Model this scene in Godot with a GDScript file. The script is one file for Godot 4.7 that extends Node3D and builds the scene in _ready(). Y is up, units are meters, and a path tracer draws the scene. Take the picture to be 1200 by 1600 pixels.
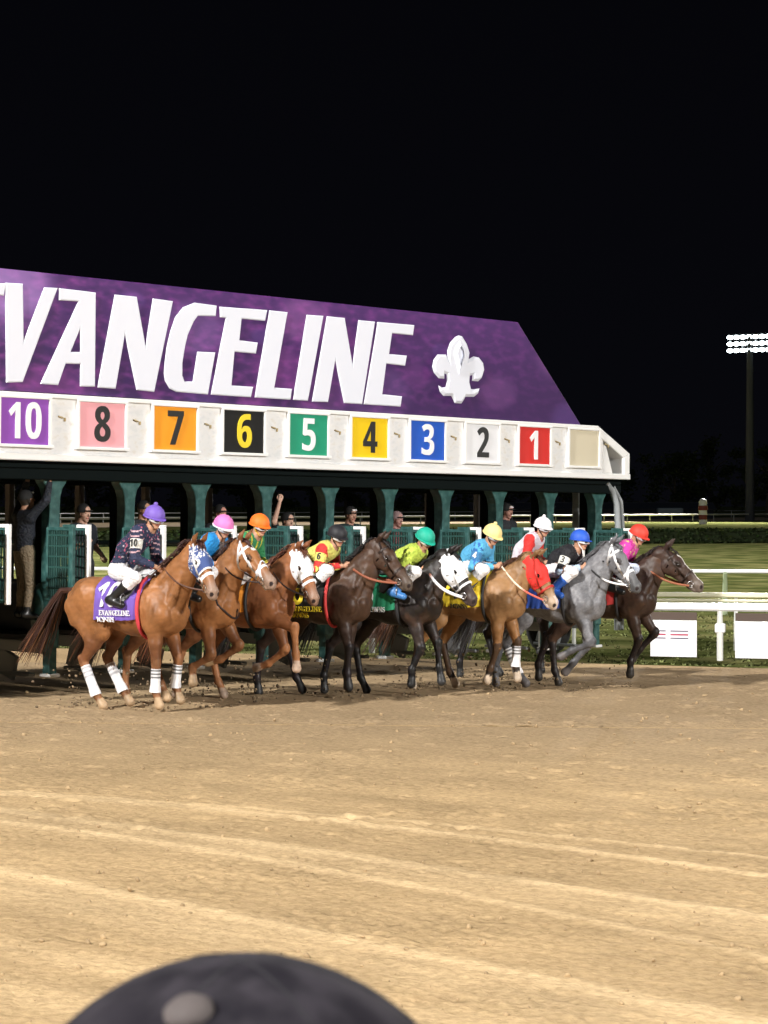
extends Node3D
# Night start of a horse race: starting gate, nine horses and jockeys, track, infield and floodlights.
# World: y up, metres. The camera stands 2.5 m above the track; the gate line runs from near left to far right.

const GX := -4.7194      # gate origin (front plane, centre of the first plate in view)
const GZ := -28.3
const CA := 0.70272      # direction of the gate line on the ground
const SA := 0.71147
const FALL := 0.012      # the track is banked towards the inner rail
const PITCH := 1.26888   # one stall

var noise := FastNoiseLite.new()
var fine := FastNoiseLite.new()
var rng := RandomNumberGenerator.new()
var taken := {}
var mats := {}
var head_field: Field
var hand_mesh: Array
var face_field: Field


# ---------------------------------------------------------------- mesh collecting
class MB:
	var v := PackedVector3Array()
	var n := PackedVector3Array()
	var c := PackedColorArray()
	var uv := PackedVector2Array()
	var ix := PackedInt32Array()

	func vert(p: Vector3, nn: Vector3, col := Color.WHITE, t := Vector2.ZERO) -> int:
		v.append(p); n.append(nn); c.append(col); uv.append(t)
		return v.size() - 1

	func tri(a: int, b: int, d: int) -> void:
		var g := (v[b] - v[a]).cross(v[d] - v[a])
		if g.dot(n[a] + n[b] + n[d]) > 0.0:
			ix.append(a); ix.append(d); ix.append(b)
		else:
			ix.append(a); ix.append(b); ix.append(d)

	func quad(a: int, b: int, d: int, e: int) -> void:
		tri(a, b, d); tri(a, d, e)

	func flat(pts: Array, out: Vector3, col := Color.WHITE, uvs: Array = []) -> void:
		var k := v.size()
		for i in pts.size():
			vert(pts[i], out, col, uvs[i] if uvs.size() else Vector2.ZERO)
		for i in range(2, pts.size()):
			tri(k, k + i - 1, k + i)

	# a box with chamfered edges
	func box(at: Vector3, size: Vector3, basis := Basis.IDENTITY, ch := 0.006, col := Color.WHITE) -> void:
		var h := size * 0.5
		var b := minf(ch, minf(h.x, minf(h.y, h.z)) * 0.45)
		var corner := []
		for k in 8:
			var s := Vector3(1 if k & 1 else -1, 1 if k & 2 else -1, 1 if k & 4 else -1)
			corner.append([s * Vector3(h.x, h.y - b, h.z - b), s * Vector3(h.x - b, h.y, h.z - b), s * Vector3(h.x - b, h.y - b, h.z)])
		var put := func(ps: Array, nn: Vector3) -> void:
			var w := []
			for p in ps:
				w.append(at + basis * p)
			flat(w, (basis * nn).normalized(), col)
		for ax in 3:
			var m1 := 1 << ((ax + 1) % 3)
			var m2 := 1 << ((ax + 2) % 3)
			var m0 := 1 << ax
			for sgn in 2:
				var o := m0 if sgn else 0
				var nn := Vector3.ZERO
				nn[ax] = 1.0 if sgn else -1.0
				put.call([corner[o][ax], corner[o | m1][ax], corner[o | m1 | m2][ax], corner[o | m2][ax]], nn)
			if b > 0.0:
				for q in 4:
					var o2 := (m1 if q & 1 else 0) | (m2 if q & 2 else 0)
					var a1 := (ax + 1) % 3
					var a2 := (ax + 2) % 3
					var n2 := Vector3.ZERO
					n2[a1] = 1.0 if q & 1 else -1.0
					n2[a2] = 1.0 if q & 2 else -1.0
					put.call([corner[o2][a1], corner[o2 | m0][a1], corner[o2 | m0][a2], corner[o2][a2]], n2)
		if b > 0.0:
			for k in 8:
				put.call([corner[k][0], corner[k][1], corner[k][2]], Vector3(1 if k & 1 else -1, 1 if k & 2 else -1, 1 if k & 4 else -1))

	func bar(a: Vector3, b: Vector3, w: float, d: float, ch := 0.004, col := Color.WHITE, up := Vector3.UP) -> void:
		var z := (b - a).normalized()
		var x := up.cross(z)
		if x.length() < 0.01:
			x = Vector3.RIGHT
		x = x.normalized()
		box((a + b) * 0.5, Vector3(w, d, a.distance_to(b)), Basis(x, z.cross(x), z), ch, col)

	func tube(pts: Array, radii: Array, sides := 8, col := Color.WHITE, cols: Array = [], squash := 1.0, side_axis := Vector3.ZERO) -> void:
		var m := pts.size()
		var k0 := v.size()
		var prev := Vector3.ZERO
		for i in m:
			var t: Vector3 = (pts[mini(i + 1, m - 1)] - pts[maxi(i - 1, 0)])
			if t.length() < 1e-6:
				t = Vector3.UP
			t = t.normalized()
			var x := side_axis if side_axis != Vector3.ZERO else prev
			x = x - t * x.dot(t)
			if x.length() < 0.05:
				x = t.cross(Vector3(0.13, 0.9, 0.41))
			x = x.normalized()
			prev = x
			var y := t.cross(x)
			var cc: Color = cols[i] if cols.size() else col
			for j in sides:
				var a := TAU * j / sides
				var d := x * cos(a) + y * sin(a) * squash
				vert(pts[i] + d * float(radii[i]), (x * cos(a) * squash + y * sin(a)).normalized(), cc, Vector2(float(j) / sides, float(i) / (m - 1)))
		for i in m - 1:
			for j in sides:
				var p := k0 + i * sides
				quad(p + j, p + (j + 1) % sides, p + sides + (j + 1) % sides, p + sides + j)
		for e in 2:
			var i2: int = 0 if e == 0 else m - 1
			if float(radii[i2]) > 0.004:
				var dirv: Vector3 = (pts[0] - pts[1]).normalized() if e == 0 else (pts[m - 1] - pts[m - 2]).normalized()
				var q := []
				for j in sides:
					q.append(v[k0 + i2 * sides + j])
				flat(q, dirv, cols[i2] if cols.size() else col)

	func loop(pts: Array, r: float, sides := 6, col := Color.WHITE) -> void:
		var m := pts.size()
		var k0 := v.size()
		var mid := Vector3.ZERO
		for p in pts:
			mid += p
		mid /= m
		for i in m:
			var t: Vector3 = (pts[(i + 1) % m] - pts[(i + m - 1) % m]).normalized()
			var o: Vector3 = (pts[i] - mid)
			o = (o - t * o.dot(t)).normalized()
			var y := t.cross(o)
			for j in sides:
				var a := TAU * j / sides
				var d := o * cos(a) + y * sin(a)
				vert(pts[i] + d * r, d, col)
		for i in m:
			for j in sides:
				var p := k0 + i * sides
				var q := k0 + ((i + 1) % m) * sides
				quad(p + j, p + (j + 1) % sides, q + (j + 1) % sides, q + j)

	func ball(at: Vector3, r: Vector3, basis := Basis.IDENTITY, rows := 8, cols := 12, col := Color.WHITE, from_v := 0.0, to_v := 1.0) -> void:
		var k0 := v.size()
		for i in rows + 1:
			var th := PI * lerpf(from_v, to_v, float(i) / rows)
			for j in cols + 1:
				var ph := TAU * j / cols
				var d := Vector3(sin(th) * cos(ph), cos(th), sin(th) * sin(ph))
				vert(at + basis * (d * r), (basis * (d / r)).normalized(), col, Vector2(float(j) / cols, float(i) / rows))
		for i in rows:
			for j in cols:
				var p := k0 + i * (cols + 1) + j
				quad(p, p + 1, p + cols + 2, p + cols + 1)

	func sheet(rows: int, cols: int, at: Callable, col: Callable) -> void:
		var k0 := v.size()
		for i in rows + 1:
			for j in cols + 1:
				var p: Vector3 = at.call(i, j)
				vert(p, Vector3.ZERO, col.call(i, j), Vector2(float(j) / cols, float(i) / rows))
		for i in rows + 1:
			for j in cols + 1:
				var p := k0 + i * (cols + 1) + j
				var dx := v[p + (1 if j < cols else 0)] - v[p - (1 if j > 0 else 0)]
				var dy := v[p + (cols + 1 if i < rows else 0)] - v[p - (cols + 1 if i > 0 else 0)]
				n[p] = dx.cross(dy).normalized()
		for i in rows:
			for j in cols:
				var p := k0 + i * (cols + 1) + j
				quad(p, p + 1, p + cols + 2, p + cols + 1)

	func add(a: Array, x := Transform3D.IDENTITY, col := Color(-1, 0, 0)) -> void:
		var k := v.size()
		var nb := x.basis.orthonormalized()
		var mirrored := x.basis.determinant() < 0.0
		if mirrored:
			nb = x.basis
		for i in a[0].size():
			v.append(x * a[0][i]); n.append((nb * a[1][i]).normalized()); uv.append(Vector2.ZERO)
			c.append(a[2][i] if col.r < 0.0 else col)
		for i in range(0, a[3].size(), 3):
			ix.append(k + a[3][i]); ix.append(k + a[3][i + (2 if mirrored else 1)]); ix.append(k + a[3][i + (1 if mirrored else 2)])

	func made() -> ArrayMesh:
		var a := []
		a.resize(Mesh.ARRAY_MAX)
		a[Mesh.ARRAY_VERTEX] = v; a[Mesh.ARRAY_NORMAL] = n; a[Mesh.ARRAY_COLOR] = c; a[Mesh.ARRAY_TEX_UV] = uv; a[Mesh.ARRAY_INDEX] = ix
		var m := ArrayMesh.new()
		m.add_surface_from_arrays(Mesh.PRIMITIVE_TRIANGLES, a)
		return m


# ---------------------------------------------------------------- bodies: smooth union of tapered bones on a grid
class Field:
	var bones := []
	var cell := 0.02
	var nx := 0
	var ny := 0
	var nz := 0
	var o := Vector3.ZERO
	var f := PackedFloat32Array()
	var best := PackedFloat32Array()
	var id := PackedByteArray()

	func add(a: Vector3, b: Vector3, ra: float, rb: float, tag := 0, sq := 1.0, k := 0.05) -> void:
		bones.append([a, b, ra, rb, tag, sq, k])

	func bake(size: float) -> void:
		cell = size
		var lo := Vector3(99, 99, 99)
		var hi := -lo
		for q in bones:
			var r: float = maxf(q[2], q[3]) * maxf(1.0, q[5]) + 0.03 + 2.0 * cell
			lo = lo.min(q[0] - Vector3(r, r, r)).min(q[1] - Vector3(r, r, r))
			hi = hi.max(q[0] + Vector3(r, r, r)).max(q[1] + Vector3(r, r, r))
		o = lo
		nx = int((hi.x - lo.x) / cell) + 2
		ny = int((hi.y - lo.y) / cell) + 2
		nz = int((hi.z - lo.z) / cell) + 2
		f.resize(nx * ny * nz); f.fill(1.0)
		best.resize(nx * ny * nz); best.fill(1.0)
		id.resize(nx * ny * nz)
		for q in bones:
			var a: Vector3 = q[0]
			var b: Vector3 = q[1]
			var ra: float = q[2]
			var dr: float = q[3] - ra
			var tag: int = q[4]
			var iq: float = 1.0 / float(q[5])
			var k: float = q[6]
			var pad := k + cell * 2.0 + 0.02
			var r := maxf(ra, ra + dr) + pad
			var rz: float = maxf(ra, ra + dr) * float(q[5]) + pad * maxf(1.0, q[5])
			var x0 := clampi(int((minf(a.x, b.x) - r - o.x) / cell), 0, nx - 1)
			var x1 := clampi(int((maxf(a.x, b.x) + r - o.x) / cell) + 1, 0, nx - 1)
			var y0 := clampi(int((minf(a.y, b.y) - r - o.y) / cell), 0, ny - 1)
			var y1 := clampi(int((maxf(a.y, b.y) + r - o.y) / cell) + 1, 0, ny - 1)
			var z0 := clampi(int((minf(a.z, b.z) - rz - o.z) / cell), 0, nz - 1)
			var z1 := clampi(int((maxf(a.z, b.z) + rz - o.z) / cell) + 1, 0, nz - 1)
			var bx := b.x - a.x
			var by := b.y - a.y
			var bz := (b.z - a.z) * iq
			var inv := 1.0 / maxf(bx * bx + by * by + bz * bz, 1e-9)
			for iz in range(z0, z1 + 1):
				var pz := (o.z + iz * cell - a.z) * iq
				for iy in range(y0, y1 + 1):
					var py := o.y + iy * cell - a.y
					var base := (iz * ny + iy) * nx
					var part := py * by + pz * bz
					var pyz := py * py + pz * pz
					for ixx in range(x0, x1 + 1):
						var px := o.x + ixx * cell - a.x
						var t := clampf((px * bx + part) * inv, 0.0, 1.0)
						var ex := px - t * bx
						var ey := py - t * by
						var ez := pz - t * bz
						var d := sqrt(ex * ex + ey * ey + ez * ez) - ra - dr * t
						var at := base + ixx
						if d < best[at]:
							best[at] = d
							id[at] = tag
						var g := f[at]
						var h := k - absf(g - d)
						if h > 0.0:
							f[at] = minf(g, d) - h * h / (4.0 * k)
						elif d < g:
							f[at] = d

	func sample(p: Vector3) -> float:
		var q := (p - o) / cell
		var i := int(q.x)
		var j := int(q.y)
		var k := int(q.z)
		if q.x < 0.0 or q.y < 0.0 or q.z < 0.0 or i >= nx - 1 or j >= ny - 1 or k >= nz - 1:
			return 1.0
		var fx := q.x - i
		var fy := q.y - j
		var fz := q.z - k
		var at := (k * ny + j) * nx + i
		var s := nx * ny
		var a := lerpf(lerpf(f[at], f[at + 1], fx), lerpf(f[at + nx], f[at + nx + 1], fx), fy)
		var b := lerpf(lerpf(f[at + s], f[at + s + 1], fx), lerpf(f[at + s + nx], f[at + s + nx + 1], fx), fy)
		return lerpf(a, b, fz)

	# the first surface met on the way from a towards b
	func meet(a: Vector3, b: Vector3, iso := 0.0) -> Vector3:
		var n := int(a.distance_to(b) / 0.012) + 1
		var was := a
		for i in n + 1:
			var p := a.lerp(b, float(i) / n)
			if sample(p) < iso:
				for j in 5:
					var m := (was + p) * 0.5
					if sample(m) < iso:
						p = m
					else:
						was = m
				return p
			was = p
		return b

	func normal(p: Vector3) -> Vector3:
		var e := cell
		return Vector3(sample(p + Vector3(e, 0, 0)) - sample(p - Vector3(e, 0, 0)), sample(p + Vector3(0, e, 0)) - sample(p - Vector3(0, e, 0)), sample(p + Vector3(0, 0, e)) - sample(p - Vector3(0, 0, e))).normalized()

	# surface nets: [positions, normals, colours, indices]
	func skin(iso: float, keep: Variant, paint: Callable) -> Array:
		var vv := PackedVector3Array()
		var nn := PackedVector3Array()
		var cc := PackedColorArray()
		var ii := PackedInt32Array()
		var where := PackedInt32Array()
		where.resize(nx * ny * nz); where.fill(-1)
		var s := nx * ny
		var all: bool = keep == null
		var high := iso + cell * 2.0
		var off := [0, 1, nx, nx + 1, s, s + 1, s + nx, s + nx + 1]
		var g := PackedFloat32Array()
		g.resize(8)
		var ends := [0, 1, 2, 3, 4, 5, 6, 7, 0, 2, 1, 3, 4, 6, 5, 7, 0, 4, 1, 5, 2, 6, 3, 7]
		for k in nz - 1:
			for j in ny - 1:
				var row := (k * ny + j) * nx
				for i in nx - 1:
					var at := row + i
					var f0 := f[at]
					if f0 > high or f0 < iso - cell * 2.0:
						continue
					var mask := 0
					for q in 8:
						var w := f[at + off[q]] - iso
						g[q] = w
						if w < 0.0:
							mask |= 1 << q
					if mask == 0 or mask == 255:
						continue
					var sum := Vector3.ZERO
					var count := 0
					for e in 12:
						var a: int = ends[e * 2]
						var b: int = ends[e * 2 + 1]
						var ga := g[a]
						var gb := g[b]
						if (ga < 0.0) != (gb < 0.0):
							var t := ga / (ga - gb)
							var pa := Vector3(a & 1, (a >> 1) & 1, a >> 2)
							var pb := Vector3(b & 1, (b >> 1) & 1, b >> 2)
							sum += pa.lerp(pb, t)
							count += 1
					var p := o + (Vector3(i, j, k) + sum / count) * cell
					var near := id[at]
					var low := 9.0
					for q in 8:
						var bb := best[at + off[q]]
						if bb < low:
							low = bb
							near = id[at + off[q]]
					if not all and not keep.call(p, near):
						continue
					where[at] = vv.size()
					vv.append(p)
					nn.append(Vector3(g[1] - g[0] + g[3] - g[2] + g[5] - g[4] + g[7] - g[6], g[2] - g[0] + g[3] - g[1] + g[6] - g[4] + g[7] - g[5], g[4] - g[0] + g[5] - g[1] + g[6] - g[2] + g[7] - g[3]).normalized())
					cc.append(paint.call(p, near))
		for k in range(1, nz - 1):
			for j in range(1, ny - 1):
				var row := (k * ny + j) * nx
				for i in range(1, nx - 1):
					var at := row + i
					var v0 := where[at]
					if v0 < 0:
						continue
					var inside := f[at] < iso
					# edge along x: cells around it differ in y and z
					for ax in 3:
						var step: int = [1, nx, s][ax]
						if (f[at + step] < iso) == inside:
							continue
						var d1: int = [nx, s, 1][ax]
						var d2: int = [s, 1, nx][ax]
						var v1 := where[at - d1]
						var v2 := where[at - d1 - d2]
						var v3 := where[at - d2]
						if v1 < 0 or v2 < 0 or v3 < 0:
							continue
						if inside:
							ii.append(v0); ii.append(v3); ii.append(v2); ii.append(v0); ii.append(v2); ii.append(v1)
						else:
							ii.append(v0); ii.append(v1); ii.append(v2); ii.append(v0); ii.append(v2); ii.append(v3)
		return [vv, nn, cc, ii]


# ---------------------------------------------------------------- scene helpers
func numbered(called: String) -> String:
	taken[called] = taken.get(called, -1) + 1
	return called if taken[called] == 0 else "%s_%03d" % [called, taken[called]]


func thing(called: String, label: String, category: String, at := Vector3.ZERO, turn := 0.0, group := "") -> Node3D:
	var t := Node3D.new()
	t.name = numbered(called)
	add_child(t, true)
	t.position = at
	t.rotation.y = turn
	tag(t, label, category, group)
	return t


func tag(t: Node, label: String, category: String, group := "") -> void:
	t.set_meta("label", label)
	t.set_meta("category", category)
	if group:
		t.set_meta("group", group)


func part(called: String, shape: Variant, m: Material, parent: Node, at := Vector3.ZERO) -> MeshInstance3D:
	var o := MeshInstance3D.new()
	o.name = called
	o.mesh = shape.made() if shape is MB else shape
	o.material_override = m
	o.position = at
	parent.add_child(o, true)
	return o


func setting(called: String, shape: Variant, m: Material) -> MeshInstance3D:
	var o := part(called, shape, m, self)
	o.set_meta("kind", "structure")
	return o


func lin(r: float, g: float, b: float) -> Color:
	return Color(r, g, b).linear_to_srgb()


func mat(called: String, col := Color.WHITE, rough := 0.6, metal := 0.0, by_vertex := false) -> StandardMaterial3D:
	if mats.has(called):
		return mats[called]
	var m := StandardMaterial3D.new()
	m.resource_name = called
	m.albedo_color = col
	m.roughness = rough
	m.metallic = metal
	m.vertex_color_use_as_albedo = by_vertex
	mats[called] = m
	return m


func grain(size: int, freq: float, seed_: int, ramp: Array = [], octaves := 4) -> ImageTexture:
	var fn := FastNoiseLite.new()
	fn.noise_type = FastNoiseLite.TYPE_SIMPLEX_SMOOTH
	fn.seed = seed_
	fn.frequency = freq
	fn.fractal_octaves = octaves
	var im := fn.get_seamless_image(size, size)
	im.convert(Image.FORMAT_RGB8)
	if ramp.size():
		var g := Gradient.new()
		g.offsets = PackedFloat32Array(ramp[0])
		g.colors = PackedColorArray(ramp[1])
		for y in size:
			for x in size:
				im.set_pixel(x, y, g.sample(im.get_pixel(x, y).r))
	return ImageTexture.create_from_image(im)


func ground(x: float, z: float) -> float:
	return -FALL * clampf((x - GX) * CA + (GZ - z) * SA, -40.0, 14.0)


# outline extruded along +z with a bevelled front edge; seams: edges that are not bevelled
func plate(st: MB, pts: Array, z0: float, z1: float, bevel := 0.0, seams: Array = [], col := Color.WHITE) -> void:
	var poly := PackedVector2Array(pts)
	var m := poly.size()
	var area := 0.0
	for i in m:
		area += poly[i].cross(poly[(i + 1) % m])
	if area < 0.0:
		poly.reverse()
		var flipped := []
		for e in seams:
			flipped.append((2 * m - 2 - int(e)) % m)
		seams = flipped
	var inner := poly.duplicate()
	if bevel > 0.0:
		for i in m:
			var a := poly[(i + m - 1) % m]
			var b := poly[i]
			var d := poly[(i + 1) % m]
			var e1 := (b - a).normalized()
			var e2 := (d - b).normalized()
			var w1 := 0.0 if (i + m - 1) % m in seams else bevel
			var w2 := 0.0 if i in seams else bevel
			var n1 := Vector2(-e1.y, e1.x)
			var n2 := Vector2(-e2.y, e2.x)
			var cr := e1.cross(e2)
			if absf(cr) < 0.08:
				inner[i] = b + (n1 * w1 + n2 * w2) * 0.5
			else:
				var p1 := b + n1 * w1
				var p2 := b + n2 * w2
				inner[i] = p1 + e1 * ((p2 - p1).cross(e2) / cr)
	var zb := z1 - bevel * 0.7
	var ids := Geometry2D.triangulate_polygon(inner)
	var k := st.v.size()
	for p in inner:
		st.vert(Vector3(p.x, p.y, z1), Vector3.BACK, col, Vector2(p.x, p.y))
	for i in range(0, ids.size(), 3):
		st.tri(k + ids[i], k + ids[i + 1], k + ids[i + 2])
	ids = Geometry2D.triangulate_polygon(poly)
	k = st.v.size()
	for p in poly:
		st.vert(Vector3(p.x, p.y, z0), Vector3.FORWARD, col, Vector2(p.x, p.y))
	for i in range(0, ids.size(), 3):
		st.tri(k + ids[i], k + ids[i + 1], k + ids[i + 2])
	for i in m:
		var a := poly[i]
		var b := poly[(i + 1) % m]
		var nn := Vector3((b - a).y, -(b - a).x, 0).normalized()
		st.flat([Vector3(a.x, a.y, z0), Vector3(b.x, b.y, z0), Vector3(b.x, b.y, zb), Vector3(a.x, a.y, zb)], nn, col, [a, b, b, a])
		if bevel > 0.0:
			var c := inner[(i + 1) % m]
			var d := inner[i]
			st.flat([Vector3(a.x, a.y, zb), Vector3(b.x, b.y, zb), Vector3(c.x, c.y, z1), Vector3(d.x, d.y, z1)], (nn + Vector3.BACK).normalized(), col, [a, b, c, d])


func lettering(text: String, height: float, depth: float, font_name := "Droid Sans", wide := 1.0, weight := 700) -> Array:
	var f := SystemFont.new()
	f.font_names = PackedStringArray([font_name])
	f.font_weight = weight
	var t := TextMesh.new()
	t.text = text
	t.font = f
	t.font_size = 64
	t.pixel_size = height / 46.0
	t.depth = depth
	t.curve_step = 2.0
	var a := t.get_mesh_arrays()
	var v: PackedVector3Array = a[Mesh.ARRAY_VERTEX]
	for i in v.size():
		v[i].x *= wide
	var cc := PackedColorArray()
	cc.resize(v.size()); cc.fill(Color.WHITE)
	var ii: PackedInt32Array = a[Mesh.ARRAY_INDEX] if a[Mesh.ARRAY_INDEX] != null else PackedInt32Array(range(v.size()))
	return [v, a[Mesh.ARRAY_NORMAL], cc, ii]


# ---------------------------------------------------------------- horses
func make_head_field() -> void:
	head_field = Field.new()
	var h := head_field
	h.add(Vector3(-0.02, -0.05, 0), Vector3(0.17, -0.04, 0), 0.085, 0.094, 0, 0.82, 0.04)
	h.add(Vector3(0.17, -0.04, 0), Vector3(0.40, -0.062, 0), 0.084, 0.060, 0, 0.78, 0.04)
	h.add(Vector3(0.40, -0.062, 0), Vector3(0.55, -0.085, 0), 0.058, 0.054, 0, 0.85, 0.03)
	h.add(Vector3(0.55, -0.095, 0), Vector3(0.585, -0.115, 0), 0.058, 0.048, 1, 0.95, 0.03)
	h.add(Vector3(0.47, -0.16, 0), Vector3(0.55, -0.160, 0), 0.036, 0.030, 1, 0.95, 0.015)
	h.add(Vector3(0.19, -0.15, 0), Vector3(0.48, -0.150, 0), 0.055, 0.032, 0, 0.7, 0.03)
	h.add(Vector3(-0.04, -0.10, 0), Vector3(0.12, -0.14, 0), 0.095, 0.085, 0, 0.7, 0.05)
	for s in [-1.0, 1.0]:
		h.add(Vector3(0.12, -0.125, 0.038 * s), Vector3(0.23, -0.115, 0.040 * s), 0.090, 0.062, 0, 0.5, 0.03)
		h.add(Vector3(0.195, -0.005, 0.066 * s), Vector3(0.245, -0.020, 0.066 * s), 0.022, 0.018, 0, 1.0, 0.02)
		h.add(Vector3(0.27, -0.070, 0.056 * s), Vector3(0.42, -0.090, 0.044 * s), 0.014, 0.010, 0, 1.0, 0.03)
		h.add(Vector3(0.560, -0.080, 0.036 * s), Vector3(0.585, -0.095, 0.032 * s), 0.022, 0.018, 1, 1.0, 0.015)
		h.add(Vector3(-0.010, 0.030, 0.045 * s), Vector3(-0.015, 0.095, 0.060 * s), 0.026, 0.030, 7, 0.8, 0.02)
		h.add(Vector3(-0.015, 0.095, 0.060 * s), Vector3(-0.005, 0.185, 0.056 * s), 0.030, 0.007, 7, 0.7, 0.01)
	h.bake(0.0115)


func eye_at(s: float) -> Vector3:
	return Vector3(0.218, -0.028, 0.074 * s)


func down(a: float) -> Vector3:
	return Vector3(sin(deg_to_rad(a)), -cos(deg_to_rad(a)), 0)


# colours of a coat: {body, legs, points, muzzle, hair}
func coat(kind: String) -> Dictionary:
	match kind:
		"chestnut": return {"body": Color(0.285, 0.122, 0.046), "legs": Color(0.15, 0.060, 0.026), "low": Color(0.22, 0.10, 0.045), "muzzle": Color(0.30, 0.20, 0.15), "hair": Color(0.045, 0.016, 0.010), "hoof": Color(0.40, 0.28, 0.17)}
		"red_chestnut": return {"body": Color(0.26, 0.102, 0.042), "legs": Color(0.19, 0.078, 0.034), "low": Color(0.36, 0.16, 0.07), "muzzle": Color(0.28, 0.17, 0.12), "hair": Color(0.10, 0.032, 0.015), "hoof": Color(0.45, 0.33, 0.25)}
		"bay": return {"body": Color(0.062, 0.034, 0.022), "legs": Color(0.035, 0.022, 0.018), "low": Color(0.014, 0.012, 0.014), "muzzle": Color(0.10, 0.075, 0.060), "hair": Color(0.010, 0.008, 0.008), "hoof": Color(0.03, 0.03, 0.03)}
		"black": return {"body": Color(0.020, 0.016, 0.015), "legs": Color(0.030, 0.022, 0.02), "low": Color(0.010, 0.010, 0.011), "muzzle": Color(0.07, 0.05, 0.045), "hair": Color(0.008, 0.007, 0.007), "hoof": Color(0.03, 0.03, 0.03)}
		"tan": return {"body": Color(0.27, 0.148, 0.066), "legs": Color(0.30, 0.15, 0.06), "low": Color(0.03, 0.022, 0.018), "muzzle": Color(0.42, 0.31, 0.22), "hair": Color(0.08, 0.03, 0.015), "hoof": Color(0.5, 0.4, 0.3)}
		"grey": return {"body": Color(0.15, 0.15, 0.16), "legs": Color(0.13, 0.13, 0.14), "low": Color(0.07, 0.07, 0.075), "muzzle": Color(0.10, 0.10, 0.105), "hair": Color(0.10, 0.10, 0.11), "hoof": Color(0.12, 0.11, 0.11)}
	return {"body": Color(0.048, 0.028, 0.021), "legs": Color(0.05, 0.03, 0.022), "low": Color(0.012, 0.010, 0.011), "muzzle": Color(0.15, 0.12, 0.10), "hair": Color(0.018, 0.010, 0.009), "hoof": Color(0.04, 0.035, 0.03)}


func strand(st: MB, pts: Array, r: float, col: Color) -> void:
	var rr := []
	for i in pts.size():
		rr.append(r * (1.0 - 0.92 * float(i) / (pts.size() - 1)) + 0.0006)
	st.tube(pts, rr, 4, col)


# a strap that hugs the head: a ring in the plane of e1 and e2 through c
func strap(st: MB, c: Vector3, e1: Vector3, e2: Vector3, width: float, col: Color, from_a := 0.0, to_a := 360.0, proud := 0.006) -> void:
	var m := 30
	var full := to_a - from_a > 359.0
	var axis := e1.cross(e2).normalized()
	var rim := []
	for i in (m if full else m + 1):
		var a := deg_to_rad(lerpf(from_a, to_a, float(i) / m))
		var d := e1 * cos(a) + e2 * sin(a)
		var far := c + d * 0.30
		var p := head_field.meet(far, c)
		rim.append([p, d])
	var k := st.v.size()
	for q in rim:
		var p: Vector3 = q[0]
		var d: Vector3 = q[1]
		for e in [[-0.5, -0.004], [-0.5, proud], [0.5, proud], [0.5, -0.004]]:
			st.vert(p + axis * width * float(e[0]) + d * float(e[1]), (d + axis * float(e[0]) * 0.8).normalized(), col)
	var cnt := rim.size()
	for i in (cnt if full else cnt - 1):
		var a0 := k + i * 4
		var b0 := k + ((i + 1) % cnt) * 4
		for j in 3:
			st.quad(a0 + j, a0 + j + 1, b0 + j + 1, b0 + j)


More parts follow.
